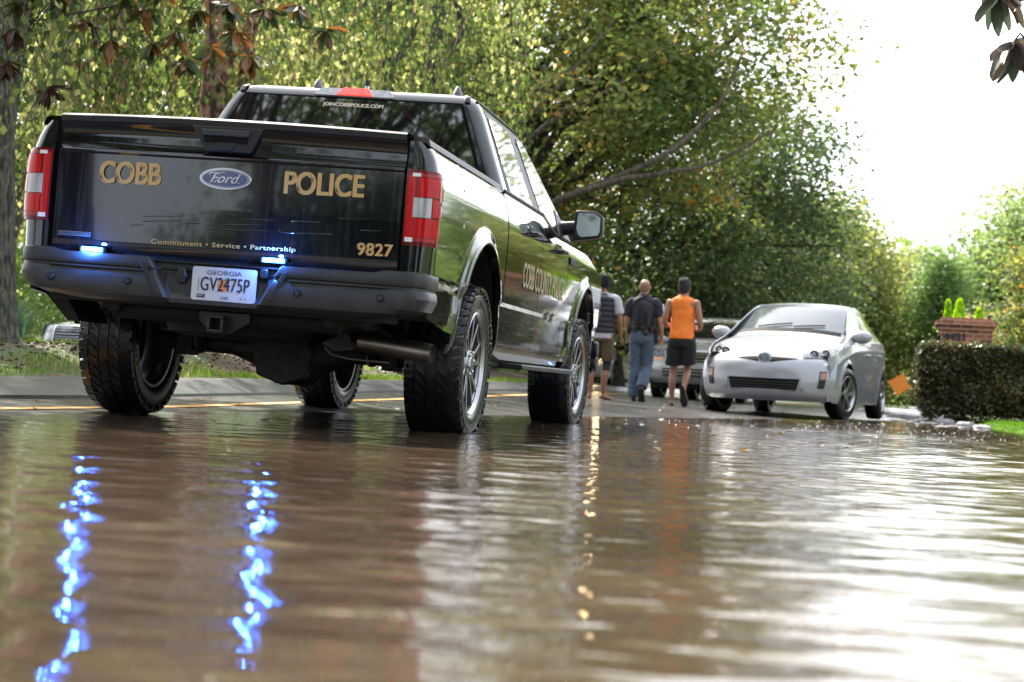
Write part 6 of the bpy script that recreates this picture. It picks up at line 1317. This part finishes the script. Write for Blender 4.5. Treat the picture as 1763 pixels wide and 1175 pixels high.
# foam and running water over the gutter stones
M_foam = mat('foam', (.42, .42, .43), .35, noise=(9, (.45, .45, .45), .4, .65))
def blob(mb, x, y, r_, z, asp=.5):
    k = 12; a0 = random.random() * 6; P = [(x + r_ * (1 + .35 * math.sin(2 * t + a0) + .2 * math.sin(5 * t)) * math.cos(t), y + r_ / asp * (1 + .25 * math.cos(3 * t + a0)) * math.sin(t), z) for t in [2 * math.pi * q / k for q in range(k)]]
    mb.rings([P, [(x + (p[0] - x) * .6, y + (p[1] - y) * .6, z + .004) for p in P]])
mb = MB()
for i in range(60):
    y = random.uniform(13.5, 34); x = 4.0 + random.gauss(0, .28) + (y - 20) * .0; blob(mb, min(x, 4.4), y, random.uniform(.02, .10), max(.002, road(x, y) + .006))
tag(mb.build('foam', M_foam, smooth=60), 'white foam streaks running down the gutter', 'foam', kind='stuff')
# floating bits: flecks, leaves and twigs on the flood
mb = MB()
for i in range(420):
    y = random.uniform(4, 20); x = random.uniform(-.3, 4.4); 
    if i % 2: x = random.uniform(2.4, 4.4); y = random.uniform(5, 17)
    if road(x, y) > -.004: continue
    r_ = random.uniform(.002, .007); blob(mb, x, y, r_, .0015, .8)
tag(mb.build('foam_flecks', M_foam, smooth=60), 'tiny pale flecks floating on the far half of the flood', 'debris', kind='stuff')
n = 420; C = np.stack([G.uniform(-1.6, 4.4, n), G.uniform(-1, 24, n), np.zeros(n)], 1); C[:, 2] = [max(.004, road(a, b) + .006) for a, b, c in C]
leaf_obj('fallen_leaves', C, rdir(n, 0, .1), rdir(n, 3), .035 * (1 + .8 * G.random(n)), .5, G.random(n), leaf_mat('fallen', [(0, (.03, .02, .012)), (.7, (.08, .045, .02)), (1, (.35, .22, .05))], .2), None); tag(bpy.data.objects['fallen_leaves'], 'dark leaves and bits of bark scattered on the wet road', 'leaves', kind='stuff')
# grass: blades on the median, lawn and bank
def blades(name, C, h, m, lean=.35, wdt=.006, label='', tonef=None):
    n = len(C); a = G.random(n) * 6.283; A = np.stack([np.cos(a) * lean * G.random(n), np.sin(a) * lean * G.random(n), np.ones(n)], 1); A /= np.linalg.norm(A, axis=1, keepdims=True)
    L = h * (.5 + .8 * G.random(n)); Cc = C + A * (L * .5)[:, None]; t = G.random(n) if tonef is None else tonef
    o = leaf_obj(name, Cc, A, rdir(n, 0, .2), L, wdt / h, t, m, None, .1); tag(o, label, 'grass', kind='stuff'); return o
LM_gr = leaf_mat('grass_blade', [(0, (.05, .10, .012)), (.6, (.10, .19, .02)), (.9, (.22, .26, .05)), (1, (.40, .33, .14))], .5)
n = 52000; x = -2.2 - G.random(n) ** 1.5 * 4.2; y = G.uniform(-3.5, 22, n)
patch = np.sin(x * 2.6 + y * .8) * np.sin(y * 1.25 - x) + .55 * np.sin(x * 6 + 2 * y) + 1.1 * (x > -2.65) - .75 + .8 * ((x < -4.3))
k = patch + G.normal(size=n) * .25 > 0; x, y = x[k], y[k]; C = np.stack([x, y, [ground_left(a, b) - .01 for a, b in zip(x, y)]], 1); blades('median_grass', C, .062, LM_gr, .5, .007, 'green grass tufts along the top of the curb and bank')
n = 60000; x = RB + .05 + G.random(n) ** 1.3 * 4.5; y = G.uniform(2.5, 17.8, n); C = np.stack([x, y, [ground_right(a, b) - .01 for a, b in zip(x, y)]], 1); blades('lawn_grass', C, .045, leaf_mat('lawn_blade', [(0, (.05, .12, .012)), (1, (.12, .22, .03))], .5), .4, .007, 'short lawn grass at the right edge of the flood')
n = 9000; x = -5.75 + G.normal(size=n) * .13 ; y = 7.9 + G.normal(size=n) * .3; C = np.stack([x, y, [ground_left(a, b) for a, b in zip(x, y)]], 1)
n1 = n; blades('ornamental_grass', C, .42, leaf_mat('blue_grass', [(0, (.04, .09, .05)), (1, (.10, .19, .10))], .4), .8, .010, 'arching blue green grass clump at the foot of the grey trunk')
# dirt clods and bark on the bank
n = 5000; x = -2.7 - G.random(n) * 2.6; y = G.uniform(-3, 20, n); C = np.stack([x, y, [ground_left(a, b) + .004 for a, b in zip(x, y)]], 1)
o = leaf_obj('bark_litter', C, rdir(n, 0, .3), rdir(n, 2), .03 * (1 + 1.2 * G.random(n)), .6, G.random(n), leaf_mat('litter', [(0, (.03, .015, .01)), (.8, (.10, .05, .03)), (1, (.28, .18, .10))], .1), None); tag(o, 'brown bark and dead leaves lying on the bare soil bank', 'litter', kind='stuff')
# shrubs beyond the median
def shrub(name, c, r, n, L, lm, label, sp=.3):
    o = empty(name, (c[0], c[1], c[2]), (0, 0, 0), label, 'shrub'); K = clumps_in(max(10, n // 260), (0, 0, r[2] * .55), (r[0], r[1], r[2] * .55), .3, -.6); 
    leaf_obj('foliage', *leaves_for(K, 260, sp, L, .55), lm, o); mb = MB(); [mb.tube([(0, 0, -.1), (k[0] * .5, k[1] * .5, k[2] * .5), tuple(k)], [.03, .02, .008], 5) for k in K[:8]]; mb.build('stems', M_bkd, o); return o
LM_az = leaf_mat('leaf_azalea', [(0, (.03, .07, .015)), (.85, (.09, .15, .03)), (.93, (.12, .16, .03)), (.96, (.55, .05, .03)), (1, (.6, .08, .04))], .4)
shrub('flowering_hedge', (-21.5, 38.5, .1), (2.6, 1.0, 2.3), 14000, .09, LM_az, 'green hedge with red flowers, left of the dark sedan')
shrub('flowering_hedge', (-17.0, 39.5, .1), (3.2, 1.1, 1.9), 14000, .09, LM_az, 'longer hedge with red flowers behind the dark sedan')
shrub('round_shrub', (-17.5, 30, .2), (3.5, 1.5, 3.2), 14000, .10, LM_mid, 'tall rounded shrub at the far left beyond the opposite road', .5)
shrub('round_shrub', (-3.9, 30.5, .2), (1.7, 1.2, 2.4), 14000, .08, LM_dark, 'dark rounded shrub at the far end of the median', .35)
shrub('roadside_shrub', (6.0, 70, .2), (2.4, 1.5, 2.2), 9000, .14, LM_yel, 'pale roadside shrub behind the orange sign', .5)
shrub('roadside_shrub', (9.6, 33, .25), (1.8, 1.4, 2.0), 12000, .09, LM_mid, 'bright green shrub right of the pillar at the edge of the photo', .35)
